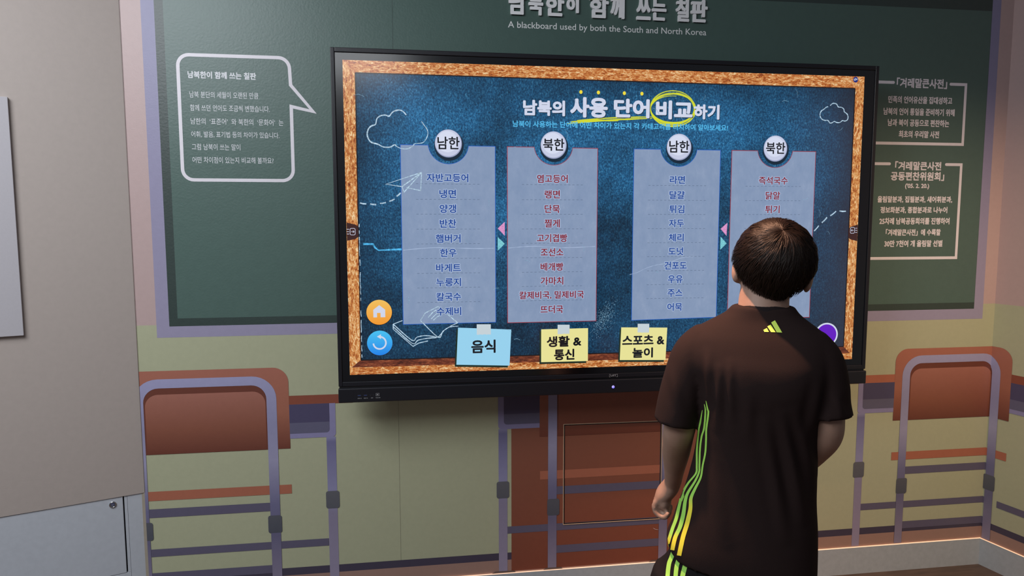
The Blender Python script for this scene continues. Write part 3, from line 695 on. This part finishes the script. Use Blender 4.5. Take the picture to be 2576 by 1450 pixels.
# ------------------------------------------------------------ the person
PO = Vector((1.0, -.95, 0)); PA = math.radians(-28.611)
person = empty('person', PO, PA)
tag(person, 'person with short dark hair in a black neon-striped T-shirt, back turned, facing the display', 'person')
def lerp_rows(rows, n):
    """resample a list of equal-length tuples with smooth interpolation"""
    R_ = [np.array(r, float) for r in rows]; out = []
    for i in range(len(R_)-1):
        p0, p1, p2, p3 = R_[max(0, i-1)], R_[i], R_[i+1], R_[min(len(R_)-1, i+2)]
        for k in range(n):
            t = k/n; out.append(.5*((2*p1)+(p2-p0)*t+(2*p0-5*p1+4*p2-p3)*t*t+(3*p1-p0-3*p2+p3)*t**3))
    out.append(R_[-1]); return out
def loft(bm, secs, n=40, e=2.4):
    """secs: (z, x_left, x_right, y_back, y_front); horizontal superellipse slices"""
    rings = []
    for z, xl, xr, yb, yf in secs:
        cx, cy, rx, ry = (xl+xr)/2, (yb+yf)/2, (xr-xl)/2, (yf-yb)/2; ring_ = []
        for i in range(n):
            a = 2*PI*i/n; c, s_ = math.cos(a), math.sin(a)
            ring_.append(bm.verts.new((cx+rx*math.copysign(abs(c)**(2/e), c), cy+ry*math.copysign(abs(s_)**(2/e), s_), z)))
        rings.append(ring_)
    for a, b in zip(rings, rings[1:]):
        for i in range(n): bm.faces.new((a[i], a[(i+1) % n], b[(i+1) % n], b[i]))
    bm.faces.new(rings[0][::-1]); bm.faces.new(rings[-1])
    return rings
def tube(bm, pts, n=18, cap=True, up=(0, 1, 0), sub=5):
    """pts: (x, y, z, r_side, r_depth) along a limb"""
    P = lerp_rows(pts, sub); rings = []
    for i, p in enumerate(P):
        a = P[max(0, i-1)]; b = P[min(len(P)-1, i+1)]; d = Vector(b[:3]-a[:3]).normalized()
        u = Vector(up); s_ = d.cross(u); s_.normalize(); u = s_.cross(d).normalized()
        rings.append([bm.verts.new(Vector(p[:3]) + s_*p[3]*math.cos(2*PI*k/n) + u*p[4]*math.sin(2*PI*k/n)) for k in range(n)])
    for a, b in zip(rings, rings[1:]):
        for k in range(n): bm.faces.new((a[k], a[(k+1) % n], b[(k+1) % n], b[k]))
    for rg, q, s_ in ((rings[0], P[0], -1), (rings[-1], P[-1], 1)):   # rounded ends
        d = (Vector(P[1][:3]-P[0][:3]) if s_ < 0 else Vector(P[-1][:3]-P[-2][:3])).normalized()*s_
        tip = bm.verts.new(Vector(q[:3])+d*min(q[3], q[4])*(.7 if cap else 0))
        mid = [bm.verts.new(Vector(q[:3])+(v.co-Vector(q[:3]))*.7+d*min(q[3], q[4])*(.45 if cap else 0)) for v in rg]
        for k in range(n):
            bm.faces.new((rg[k], rg[(k+1) % n], mid[(k+1) % n], mid[k])); bm.faces.new((mid[k], mid[(k+1) % n], tip))
def ball(bm, c, r, rot=None):
    v = bmesh.ops.create_uvsphere(bm, u_segments=28, v_segments=18, radius=1)['verts']
    M = Matrix.Translation(c) @ (rot or Matrix()) @ Matrix.Diagonal((*r, 1))
    bmesh.ops.transform(bm, matrix=M, verts=v)
def fuse(bm, voxel, smooth=4):
    """one continuous closed surface out of overlapping volumes"""
    bmesh.ops.recalc_face_normals(bm, faces=bm.faces)
    me = bpy.data.meshes.new('fuse'); bm.to_mesh(me); bm.free()
    o = bpy.data.objects.new('fuse', me); COL.objects.link(o)
    m = o.modifiers.new('r', 'REMESH'); m.mode = 'VOXEL'; m.voxel_size = voxel; m.adaptivity = 0
    if smooth:
        s_ = o.modifiers.new('s', 'SMOOTH'); s_.factor = .5; s_.iterations = smooth
    dg = bpy.context.evaluated_depsgraph_get(); dg.update()
    out = bpy.data.meshes.new_from_object(o.evaluated_get(dg))
    bpy.data.objects.remove(o); bpy.data.meshes.remove(me)
    return out
def skin_mesh(name, me, m, parent):
    me.polygons.foreach_set('use_smooth', [True]*len(me.polygons)); return link(name, me, m, parent)

# skin, cloth, hair
m, nt, b_ = new_mat('skin'); MATS['skin'] = m
tc = nt.nodes.new('ShaderNodeTexCoord'); ns = nt.nodes.new('ShaderNodeTexNoise'); ns.inputs['Scale'].default_value = 22; ns.inputs['Detail'].default_value = 5
nt.links.new(tc.outputs['Object'], ns.inputs[0]); rp = nt.nodes.new('ShaderNodeValToRGB'); nt.links.new(ns.outputs['Fac'], rp.inputs[0])
rp.color_ramp.elements[0].position = .3; rp.color_ramp.elements[0].color = (.27, .165, .12, 1); rp.color_ramp.elements[1].position = .7; rp.color_ramp.elements[1].color = (.33, .205, .15, 1)
nt.links.new(rp.outputs[0], b_.inputs['Base Color']); b_.inputs['Roughness'].default_value = .55
b_.inputs['Subsurface Weight'].default_value = .12; b_.inputs['Subsurface Radius'].default_value = (.012, .005, .003); b_.inputs['Subsurface Scale'].default_value = .6
def cloth_mat(name, rgb):
    m, nt, b_ = new_mat(name); MATS[name] = m; N = nt.nodes.new; L = nt.links.new
    tc = N('ShaderNodeTexCoord'); ns = N('ShaderNodeTexNoise'); ns.inputs['Scale'].default_value = 700; L(tc.outputs['Object'], ns.inputs[0])
    bp = N('ShaderNodeBump'); bp.inputs['Strength'].default_value = .25; bp.inputs['Distance'].default_value = .001; L(ns.outputs['Fac'], bp.inputs['Height']); L(bp.outputs[0], b_.inputs['Normal'])
    b_.inputs['Base Color'].default_value = (*rgb, 1); b_.inputs['Roughness'].default_value = .85; b_.inputs['Specular IOR Level'].default_value = .12
    return m
cloth_mat('shirt_black', (.0185, .0108, .0102)); cloth_mat('shorts_black', (.009, .008, .009)); cloth_mat('collar_black', (.0135, .010, .0105))
m, nt, b_ = new_mat('hair'); MATS['hair'] = m
b_.inputs['Base Color'].default_value = (.010, .0046, .0024, 1); b_.inputs['Roughness'].default_value = .45; b_.inputs['Specular IOR Level'].default_value = .2
m, nt, b_ = new_mat('scalp_hair'); MATS['scalp_hair'] = m
b_.inputs['Base Color'].default_value = (.010, .007, .006, 1); b_.inputs['Roughness'].default_value = .6
mat('shoe_grey', (70, 72, 78), .6, .05, gain=1); mat('sole_white', (200, 200, 198), .6, .02, gain=1)

# --- body (one surface): head, neck, trunk, arms, hands, legs
HC = Vector((.022, .028, 1.398)); HR = Matrix.Rotation(math.radians(6), 4, 'Y')
bm = bmesh.new()
ball(bm, HC+Vector((0, 0, .008)), (.073, .088, .082), HR)
ball(bm, HC+Vector((-.004, .035, -.045)), (.055, .058, .062), HR)      # jaw and face
ball(bm, HC+Vector((-.008, .070, -.082)), (.026, .022, .020), HR)      # chin
tube(bm, [(.020, .112, 1.415, .006, .008), (.019, .126, 1.395, .010, .010), (.018, .122, 1.382, .014, .009)], up=(1, 0, 0))   # nose
ball(bm, HC+Vector((-.006, .086, -.052)), (.022, .010, .008), HR)      # lips
for s_, ex, ez in ((-1, -.0575, 1.378), (1, .0940, 1.362)):              # ears
    ball(bm, (ex, .020, ez), (.010, .019, .029), Matrix.Rotation(math.radians(-14*s_), 4, 'Z') @ Matrix.Rotation(math.radians(4), 4, 'Y'))
    ball(bm, (ex+.003*-s_, .026, ez-.020), (.008, .010, .012))
tube(bm, [(.004, .012, 1.235, .075, .050), (.003, .010, 1.278, .058, .052), (.003, .018, 1.312, .0540, .052), (.008, .026, 1.350, .054, .054)], n=28, sub=4)
trunk = [(.60, -.16, .10, -.062, .07), (.66, -.160, .105, -.066, .08), (.74, -.145, .100, -.062, .08), (.84, -.115, .095, -.058, .08), (.92, -.108, .100, -.062, .08), (1.02, -.108, .108, -.070, .085),
         (1.12, -.125, .122, -.088, .095), (1.19, -.150, .135, -.078, .08), (1.232, -.125, .112, -.055, .065), (1.262, -.078, .072, -.038, .055)]
loft(bm, lerp_rows(trunk, 4), 36)
# left arm, hanging, the forearm reaching a little forward
tube(bm, [(-.135, .0, 1.205, .044, .046), (-.160, -.008, 1.12, .040, .042), (-.170, -.006, 1.03, .0375, .040), (-.178, .008, .985, .0365, .038), (-.188, .055, .925, .034, .034), (-.197, .105, .860, .0255, .028), (-.204, .140, .812, .0215, .024)])
tube(bm, [(-.204, .140, .812, .0215, .024), (-.214, .150, .792, .024, .030), (-.228, .158, .772, .023, .036), (-.240, .164, .758, .014, .034)], sub=4)
ball(bm, (-.226, .158, .752), (.017, .034, .026))
for i in range(4):
    y = .192-.019*i; l = (1, 1.06, 1.0, .86)[i]; rr = (.0088, .0090, .0086, .0078)[i]
    tube(bm, [(-.234, y, .766, rr, rr), (-.248, y-.001, .750, rr*1.06, rr*1.06), (-.250+.004*l, y-.002, .750-.024*l, rr*.98, rr*.98), (-.238+.006*l, y-.004, .750-.036*l, rr*.94, rr*.94),
              (-.222+.004*l, y-.006, .750-.034*l, rr*.9, rr*.9), (-.214, y-.008, .750-.020*l, rr*.8, rr*.8)], n=10, sub=4)
tube(bm, [(-.206, .166, .800, .012, .012), (-.208, .188, .782, .0115, .0115), (-.216, .200, .758, .010, .010), (-.222, .203, .736, .0085, .0085)], n=12, sub=4)
# right arm, bent forward at the elbow
tube(bm, [(.115, .0, 1.205, .042, .046), (.135, -.006, 1.13, .038, .042), (.141, -.012, 1.06, .0355, .040), (.140, -.004, 1.018, .034, .036), (.121, .034, .970, .0315, .033), (.105, .086, .926, .027, .028), (.090, .142, .896, .021, .020)])
tube(bm, [(.090, .142, .896, .021, .018), (.078, .168, .902, .030, .015), (.068, .196, .910, .034, .013)], sub=4, up=(0, 0, 1))
for i in range(4):
    o_ = (-.026+.0175*i); rr = (.0076, .0084, .0088, .0084)[i]; l = (.80, .98, 1.05, .96)[i]
    ax = Vector((-.37, .93, 0)).normalized(); sd = Vector((-.93, -.37, 0)).normalized()
    b0 = Vector((.068, .196, .910))+sd*o_
    P = [b0-ax*.01, b0+ax*.022*l+Vector((0, 0, -.004)), b0+ax*.042*l+Vector((0, 0, -.014)), b0+ax*.054*l+Vector((0, 0, -.030))]
    tube(bm, [(*p, rr*(1-.06*k), rr*(1-.06*k)) for k, p in enumerate(P)], n=10, sub=4, up=(0, 0, 1))
tube(bm, [(.060, .165, .915, .011, .011), (.036, .186, .908, .011, .010), (.028, .212, .902, .009, .009)], n=12, sub=4, up=(0, 0, 1))
# legs and feet
for s_, hx, kx, fx in ((-1, -.105, -.112, -.112), (1, .050, .062, .072)):
    tube(bm, [(hx*.85, .0, .68, .060, .058), (hx, .0, .56, .062, .060), (kx, .005, .42, .050, .054), (kx, -.004, .33, .048, .052), (fx, -.012, .22, .042, .048), (fx, .0, .11, .028, .032), (fx, .004, .065, .030, .036)], n=20)
    tube(bm, [(fx, -.045, .045, .030, .032), (fx, .03, .040, .034, .030), (fx+.004*s_, .110, .028, .036, .020), (fx+.002*s_, .150, .022, .026, .013)], n=16, up=(0, 0, 1))
body_me = fuse(bm, .0042, 3)
body = skin_mesh('body', body_me, MATS['skin'], person)
mat('eye_white', (225, 222, 216), .2, 0, gain=1); mat('eye_dark', (30, 20, 16), .15, 0, gain=1)
for ex in (-.030, .028):
    bm = bmesh.new(); ball(bm, HC+Vector((ex+.002, .0755, -.002)), (.0125, .0115, .0062)); e_ = from_bm('eye', bm, MATS['eye_white'], body, True)
    bm = bmesh.new(); ball(bm, HC+Vector((ex+.002, .0845, -.002)), (.0050, .0032, .0050)); from_bm('iris', bm, MATS['eye_dark'], e_, True)
    bm = bmesh.new(); ball(bm, HC+Vector((ex+.002, .0790, .016)), (.0150, .0070, .0028)); from_bm('eyebrow', bm, MATS['eye_dark'], body, True)
mat('lip', (120, 62, 54), .5, .02, gain=1); bm = bmesh.new(); ball(bm, HC+Vector((-.006, .0915, -.052)), (.0190, .0055, .0050)); from_bm('mouth', bm, MATS['lip'], body, True)


# --- T-shirt
bm = bmesh.new()
shirt = [(.672, -.197, .136, -.096, .112), (.72, -.199, .1355, -.095, .112), (.79, -.183, .1335, -.091, .110), (.86, -.160, .129, -.087, .108), (.93, -.143, .128, -.086, .106), (1.00, -.134, .129, -.091, .106), (1.06, -.131, .133, -.101, .106),
         (1.12, -.140, .142, -.111, .104), (1.165, -.158, .150, -.108, .098), (1.20, -.168, .152, -.092, .088), (1.228, -.160, .142, -.077, .076), (1.250, -.134, .120, -.062, .066), (1.268, -.104, .096, -.050, .060), (1.284, -.078, .078, -.044, .062), (1.300, -.064, .068, -.040, .066)]
loft(bm, lerp_rows(shirt, 6), 56, 2.35)
tube(bm, [(-.105, .0, 1.215, .052, .056), (-.138, -.003, 1.180, .056, .060), (-.160, -.006, 1.125, .053, .060), (-.174, -.008, 1.070, .051, .059), (-.1815, -.010, 1.030, .0500, .058), (-.1835, -.010, 1.018, .0500, .058)], n=28, cap=False)
tube(bm, [(.090, .0, 1.215, .050, .055), (.118, -.003, 1.180, .053, .058), (.134, -.006, 1.130, .050, .057), (.1395, -.008, 1.095, .0475, .057), (.1420, -.008, 1.066, .0510, .060)], n=28, cap=False)
sm = fuse(bm, .0048, 5)
bm = bmesh.new(); bm.from_mesh(sm); bpy.data.meshes.remove(sm)
# open the hem, the cuffs and the neckline
cut = []
for f_ in bm.faces:
    c = f_.calc_center_median(); n_ = f_.normal
    if c.z < .685 and n_.z < -.55: cut.append(f_)
    elif n_.z < -.72 and ((c.x < -.135 and .99 < c.z < 1.04) or (c.x > .10 and 1.045 < c.z < 1.085)) and (c.x-.02)**2 > .0001: cut.append(f_)
    elif c.z > 1.284 and ((c.x-.003)/.055)**2+((c.y-.014)/.047)**2 < 1: cut.append(f_)
bmesh.ops.delete(bm, geom=cut, context='FACES')
# folds of the cloth
def gauss(x, w_): return math.exp(-(x/w_)**2)
FOLDS = [  # (x0, z0, x1, z1, width, height): ridges seen on the back
    (.012, 1.06, .062, .80, .011, .0050), (.045, 1.08, .100, .84, .010, .0060), (.072, 1.09, .118, .93, .009, .0042), (-.020, 1.13, -.018, 1.02, .010, .0026),
    (-.085, 1.17, -.082, 1.03, .008, .0052), (-.062, 1.185, -.055, 1.06, .007, .0035), (-.112, 1.20, -.098, 1.10, .008, .0050), (.120, 1.16, .104, 1.03, .010, .0050), (-.10, .95, -.06, .78, .014, .004),
    (-.19, 1.15, -.166, 1.05, .010, .003), (.150, 1.12, .166, 1.075, .008, .0035)]
bm.normal_update()
for v in bm.verts:
    if v.co.y > .03: continue
    p = Vector((v.co.x, v.co.z)); h = 0
    for x0, z0, x1, z1, wd, ht in FOLDS:
        a, b = Vector((x0, z0)), Vector((x1, z1)); d = b-a; t = max(0, min(1, (p-a).dot(d)/d.length_squared)); q = a+d*t
        e = (p-q).length; edge = math.sin(PI*min(1, max(0, t*.9+.05)))
        h += ht*edge*(gauss(e, wd)-.55*gauss(e-wd*1.9, wd))
    h += .0016*(noise.noise(Vector((v.co.x*14, v.co.y*14, v.co.z*7)))) 
    v.co += v.normal*h
for v in bm.verts:          # hem slants: lower at the front-right
    if v.co.z < .77:
        x_ = v.co.x
        hz = .708 if x_ < -.197 else .708-.025*(x_+.197)/.032 if x_ < -.165 else .683-.025*min(1, (x_+.165)/.30)
        v.co.z = .77-(.77-v.co.z)*(.77-hz)/(.77-.652)
bmesh.ops.smooth_vert(bm, verts=bm.verts, factor=.5, use_axis_x=True, use_axis_y=True, use_axis_z=True)
for _ in range(14):        # even out the cut edges of hem and cuffs
    new = {}
    for v in bm.verts:
        nb = [e.other_vert(v) for e in v.link_edges if e.is_boundary]
        if len(nb) == 2: new[v] = v.co*.4+(nb[0].co+nb[1].co)*.3
    for v, c in new.items(): v.co = c
me = bpy.data.meshes.new('t_shirt'); bm.to_mesh(me); bm.free()
shirt_o = skin_mesh('t_shirt', me, MATS['shirt_black'], person)
sd_ = shirt_o.modifiers.new('cloth', 'SOLIDIFY'); sd_.thickness = .0022; sd_.offset = -1
# ribbed collar band and cuff/hem stitching
bm = bmesh.new()
ringp = []
for i in range(48):
    a = 2*PI*i/48; x = .003+.0585*math.cos(a); y = .014+.0505*math.sin(a)
    z = 1.2905+.009*(1-math.sin(a))/2-.016*max(0, math.sin(a))-.006*abs(math.cos(a))**3
    ringp.append(Vector((x, y, z)))
vs = []
for i, p in enumerate(ringp):
    o_ = Vector((p.x-.004, p.y-.014, 0)).normalized()
    vs.append([bm.verts.new(p+o_*.0055+Vector((0, 0, -.010))), bm.verts.new(p+o_*.0035+Vector((0, 0, 0))), bm.verts.new(p+o_*.0005+Vector((0, 0, .0045))), bm.verts.new(p-o_*.0020+Vector((0, 0, .0005)))])
for i in range(48):
    a, b = vs[i], vs[(i+1) % 48]
    for k in range(3): bm.faces.new((a[k], b[k], b[k+1], a[k+1]))
bmesh.ops.recalc_face_normals(bm, faces=bm.faces); from_bm('collar', bm, MATS['collar_black'], shirt_o, True)

# --- shorts
bm = bmesh.new()
loft(bm, lerp_rows([(.58, -.235, .136, -.095, .11), (.64, -.226, .134, -.092, .11), (.70, -.190, .126, -.086, .108), (.80, -.150, .115, -.078, .10), (.86, -.125, .110, -.072, .095)], 4), 44)
tube(bm, [(-.135, .0, .64, .095, .088), (-.150, .0, .56, .098, .102), (-.152, .0, .46, .098, .102), (-.150, .0, .43, .098, .102)], n=28, cap=False)
tube(bm, [(.052, .0, .64, .082, .088), (.058, .0, .56, .086, .102), (.064, .0, .46, .088, .102), (.066, .0, .43, .088, .102)], n=28, cap=False)
sh_me = fuse(bm, .007, 4)
shorts_o = skin_mesh('shorts', sh_me, MATS['shorts_black'], person)
# shoes
for s_, fx in ((-1, -.112), (1, .072)):
    bm = bmesh.new()
    tube(bm, [(fx, -.060, .050, .036, .040), (fx, -.02, .056, .040, .046), (fx, .04, .046, .044, .036), (fx+.004*s_, .110, .038, .047, .026), (fx+.003*s_, .165, .034, .036, .018)], n=20, up=(0, 0, 1))
    s1 = skin_mesh('shoe', fuse(bm, .005, 2), MATS['shoe_grey'], person)
    bm = bmesh.new()
    pts = [Vector((fx+.050*math.cos(a)*(1 if math.sin(a) > -.2 else .85), .055+.135*math.sin(a), 0)) for a in [2*PI*i/28 for i in range(28)]]
    lo_ = [bm.verts.new(p) for p in pts]; hi_ = [bm.verts.new(p+Vector((0, 0, .022))) for p in pts]
    for i in range(28): bm.faces.new((lo_[i], lo_[(i+1) % 28], hi_[(i+1) % 28], hi_[i]))
    bm.faces.new(lo_[::-1]); bm.faces.new(hi_); from_bm('sole', bm, MATS['sole_white'], s1)

# --- printed stripes and chest-high mark, laid on the cloth
def bvh_of(o):
    me = o.data; return BVHTree.FromPolygons([v.co for v in me.vertices], [p.vertices[:] for p in me.polygons])
BV = bvh_of(shirt_o); BVS = bvh_of(shorts_o)
eye = Vector((0, -1.6016, 1.479))
def on_cloth(bv, x, z, lift=.0009):
    t = Vector((x, 0, z)); d = (t-eye).normalized(); hit, n_, i, dist = bv.ray_cast(eye, d)
    if hit is None or hit.y > .12:
        hit, n_, i, dist = bv.find_nearest(Vector((x, -.03, z)))
    return hit + n_*lift*(1 if n_.dot(eye-hit) > 0 else -1)
def stripe_mat(name, z0, z1, c0, c1):
    m, nt, b_ = new_mat(name); MATS[name] = m; N = nt.nodes.new; L = nt.links.new
    tc = N('ShaderNodeTexCoord'); sp = N('ShaderNodeSeparateXYZ'); L(tc.outputs['Object'], sp.inputs[0])
    mr = N('ShaderNodeMapRange'); mr.inputs[1].default_value = z0; mr.inputs[2].default_value = z1; L(sp.outputs['Z'], mr.inputs[0])
    mx = N('ShaderNodeMixRGB'); mx.inputs[1].default_value = c0; mx.inputs[2].default_value = c1; L(mr.outputs[0], mx.inputs[0]); L(mx.outputs[0], b_.inputs['Base Color'])
    b_.inputs['Roughness'].default_value = .5; return m
NG = (.31, .64, .10, 1); NY = (.76, .68, .05, 1)
stripe_mat('neon_a', .735, .755, NY, NG); stripe_mat('neon_b', .75, .77, NY, NG); stripe_mat('neon_c', .83, .86, NY, NG); stripe_mat('neon_d', .3, .4, NG, NG)
def ribbon(name, line, m, bv, parent, w0, w1):
    P = smooth_line(line, 5); bm = bmesh.new(); rows_ = []
    for i, (x, z) in enumerate(P):
        t = i/(len(P)-1); h = (w0+(w1-w0)*min(1, max(0, (.90-z)/.12)))/2*(min(1, .3+t*8))
        rows_.append([bm.verts.new(on_cloth(bv, x+h*k, z)) for k in (-1, -.33, .33, 1)])
    for a, b in zip(rows_, rows_[1:]):
        for k in range(3):
            try: bm.faces.new((a[k], a[k+1], b[k+1], b[k]))
            except ValueError: pass
    from_bm(name, bm, m, parent, True)
ribbon('side_stripe', [(-.123, 1.049), (-.127, 1.019), (-.130, 1.002), (-.133, .955), (-.1325, .915), (-.134, .895), (-.151, .869), (-.164, .841), (-.171, .809), (-.177, .778), (-.186, .749), (-.196, .711)], MATS['neon_a'], BV, shirt_o, .0042, .0080)
ribbon('side_stripe', [(-.119, 1.064), (-.116, 1.046), (-.118, 1.007), (-.123, .986), (-.126, .956), (-.1265, .916), (-.127, .899), (-.136, .875), (-.151, .846), (-.157, .825), (-.161, .790), (-.168, .758), (-.179, .729), (-.185, .697)], MATS['neon_b'], BV, shirt_o, .0040, .0095)
ribbon('side_stripe', [(-.1155, 1.072), (-.1115, 1.053), (-.1095, 1.043), (-.113, 1.004), (-.113, .981), (-.114, .948), (-.119, .917), (-.123, .887), (-.135, .858), (-.144, .833), (-.145, .806), (-.152, .768), (-.161, .732), (-.169, .686)], MATS['neon_c'], BV, shirt_o, .0040, .0102)
ribbon('side_stripe', [(-.181, .700), (-.186, .680), (-.192, .661), (-.195, .629), (-.195, .58)], MATS['neon_d'], BVS, shorts_o, .0095, .0100)
ribbon('side_stripe', [(-.166, .692), (-.170, .675), (-.174, .657), (-.176, .630), (-.176, .58)], MATS['neon_d'], BVS, shorts_o, .0095, .0100)
ribbon('side_stripe', [(-.150, .684), (-.153, .668), (-.157, .650), (-.160, .630), (-.161, .58)], MATS['neon_d'], BVS, shorts_o, .0105, .0110)
stripe_mat('neon_f', 0, .1, NG, (.62, .84, .12, 1)); stripe_mat('neon_e', 1.2425, 1.2450, NY, (.62, .84, .12, 1))
for k, quad in enumerate(([(.0040, 1.2450), (.0112, 1.2498), (.0160, 1.2412), (.0065, 1.2407)], [(.0121, 1.2535), (.0192, 1.2580), (.0300, 1.2412), (.0203, 1.2410)], [(.0198, 1.2628), (.0276, 1.2682), (.0434, 1.2412), (.0322, 1.2412)])):
    bm = bmesh.new(); G = []
    for i in range(5):
        u = i/4; a = Vector(quad[0]).lerp(Vector(quad[3]), u); b = Vector(quad[1]).lerp(Vector(quad[2]), u)
        G.append([bm.verts.new(on_cloth(BV, *a.lerp(b, j/4), .0010)) for j in range(5)])
    for i in range(4):
        for j in range(4): bm.faces.new((G[i][j], G[i][j+1], G[i+1][j+1], G[i+1][j]))
    from_bm('back_mark', bm, MATS['neon_e' if k == 0 else 'neon_f'], shirt_o, True)

# --- hair: a dark shell and combed strands growing out of the crown whorl
RX, RY, RZ = .0835, .099, .092
WH = Vector((.08, -.66, .75)).normalized()       # whorl direction
U1 = WH.cross(Vector((0, 1, 0))).normalized(); U2 = WH.cross(U1).normalized()
def hair_floor(d):
    """lowest height (relative to the head centre) that hair reaches in direction d"""
    az = math.atan2(d.x, -d.y)          # 0 at the back, + to the right
    k = abs(az)
    base = -.086+.012*(abs(math.sin(az))) if k < .5 else 0
    pts = [(-3.15, .045), (-2.2, .020), (-1.75, -.005), (-1.40, -.012), (-1.15, -.046), (-.8, -.056), (-.4, -.078), (0, -.090), (.35, -.088), (.75, -.078), (1.3, -.050), (1.75, -.030), (2.2, .020), (3.15, .045)]
    for (a0, z0), (a1, z1) in zip(pts, pts[1:]):
        if a0 <= az <= a1: return z0+(z1-z0)*(az-a0)/(a1-a0)
    return .045
def head_pt(d, lift): 
    w_ = 1-.16*max(0, -d.z)**1.5             # narrower towards the nape
    return HC + HR.to_3x3() @ Vector((d.x*(RX+lift)*w_, d.y*(RY+lift), d.z*(RZ+lift)))
bm = bmesh.new(); n1, n2 = 64, 40; grid = []
for j in range(n2+1):
    row = []
    for i in range(n1):
        a = 2*PI*i/n1; th = PI*.80*j/n2
        d = Vector((math.sin(th)*math.sin(a), -math.sin(th)*math.cos(a), math.cos(th)))
        fl_ = hair_floor(d)/RZ
        p = head_pt(d, -.004)
        if d.z < fl_: 
            p = HC+(p-HC)*.86
        row.append(bm.verts.new(p))
    grid.append(row)
for j in range(n2):
    for i in range(n1):
        try: bm.faces.new((grid[j][i], grid[j+1][i], grid[j+1][(i+1) % n1], grid[j][(i+1) % n1]))
        except ValueError: pass
bmesh.ops.remove_doubles(bm, verts=bm.verts, dist=.0002); bmesh.ops.recalc_face_normals(bm, faces=bm.faces)
hair_o = from_bm('hair', bm, MATS['scalp_hair'], person, True)
random.seed(11)
V, F_ = [], []
NS = 9000
for s_i in range(NS):
    phi = random.uniform(0, 2*PI); th0 = math.acos(1-random.random()*1.75)*random.uniform(.35, 1.0) if random.random() > .3 else random.uniform(.0, .45)
    L_ = random.uniform(.55, 1.0); steps = 9; swirl = random.gauss(.55, .18); wob = random.gauss(0, .13); lift0 = random.uniform(-.003, .0035); tipl = random.uniform(-.002, .005)+(random.random() < .06)*random.uniform(0, .008)
    pts = []; clump = noise.noise(Vector((math.cos(phi)*4.2, math.sin(phi)*4.2, th0*2.5)))*.55
    for k in range(steps+1):
        t = k/steps; th = th0+L_*t; ph = phi+swirl*math.exp(-th*1.6)*1.4+clump*t+wob*t
        d = WH*math.cos(th)+(U1*math.cos(ph)+U2*math.sin(ph))*math.sin(th)
        fl_ = hair_floor(d)
        if (d.z*RZ < fl_-.006+.010*noise.noise(Vector((s_i*.37, 0, 0)))) and k > 0: break
        lf = lift0+.0035*math.sin(PI*min(1, t+.15))+tipl*t*t+.0022*noise.noise(d*7)
        p = head_pt(d, lf)
        pts.append(p)
    if len(pts) < 3: continue
    wd = random.uniform(.0006, .0011)
    b0 = len(V)
    for k, p in enumerate(pts):
        a = pts[max(0, k-1)]; b = pts[min(len(pts)-1, k+1)]; tg = (b-a).normalized(); out = (p-HC).normalized(); sd_v = tg.cross(out).normalized()
        ww = wd*(1-.85*(k/(len(pts)-1))**2)
        V += [p-sd_v*ww, p+out*ww*.9, p+sd_v*ww]
    for k in range(len(pts)-1):
        q = b0+3*k; F_ += [(q, q+1, q+4, q+3), (q+1, q+2, q+5, q+4)]
me = bpy.data.meshes.new('hair_strands'); me.from_pydata([v[:] for v in V], [], F_); me.polygons.foreach_set('use_smooth', [True]*len(me.polygons))
ho = link('hair_strands', me, MATS['hair'], hair_o); ho['kind'] = 'stuff'
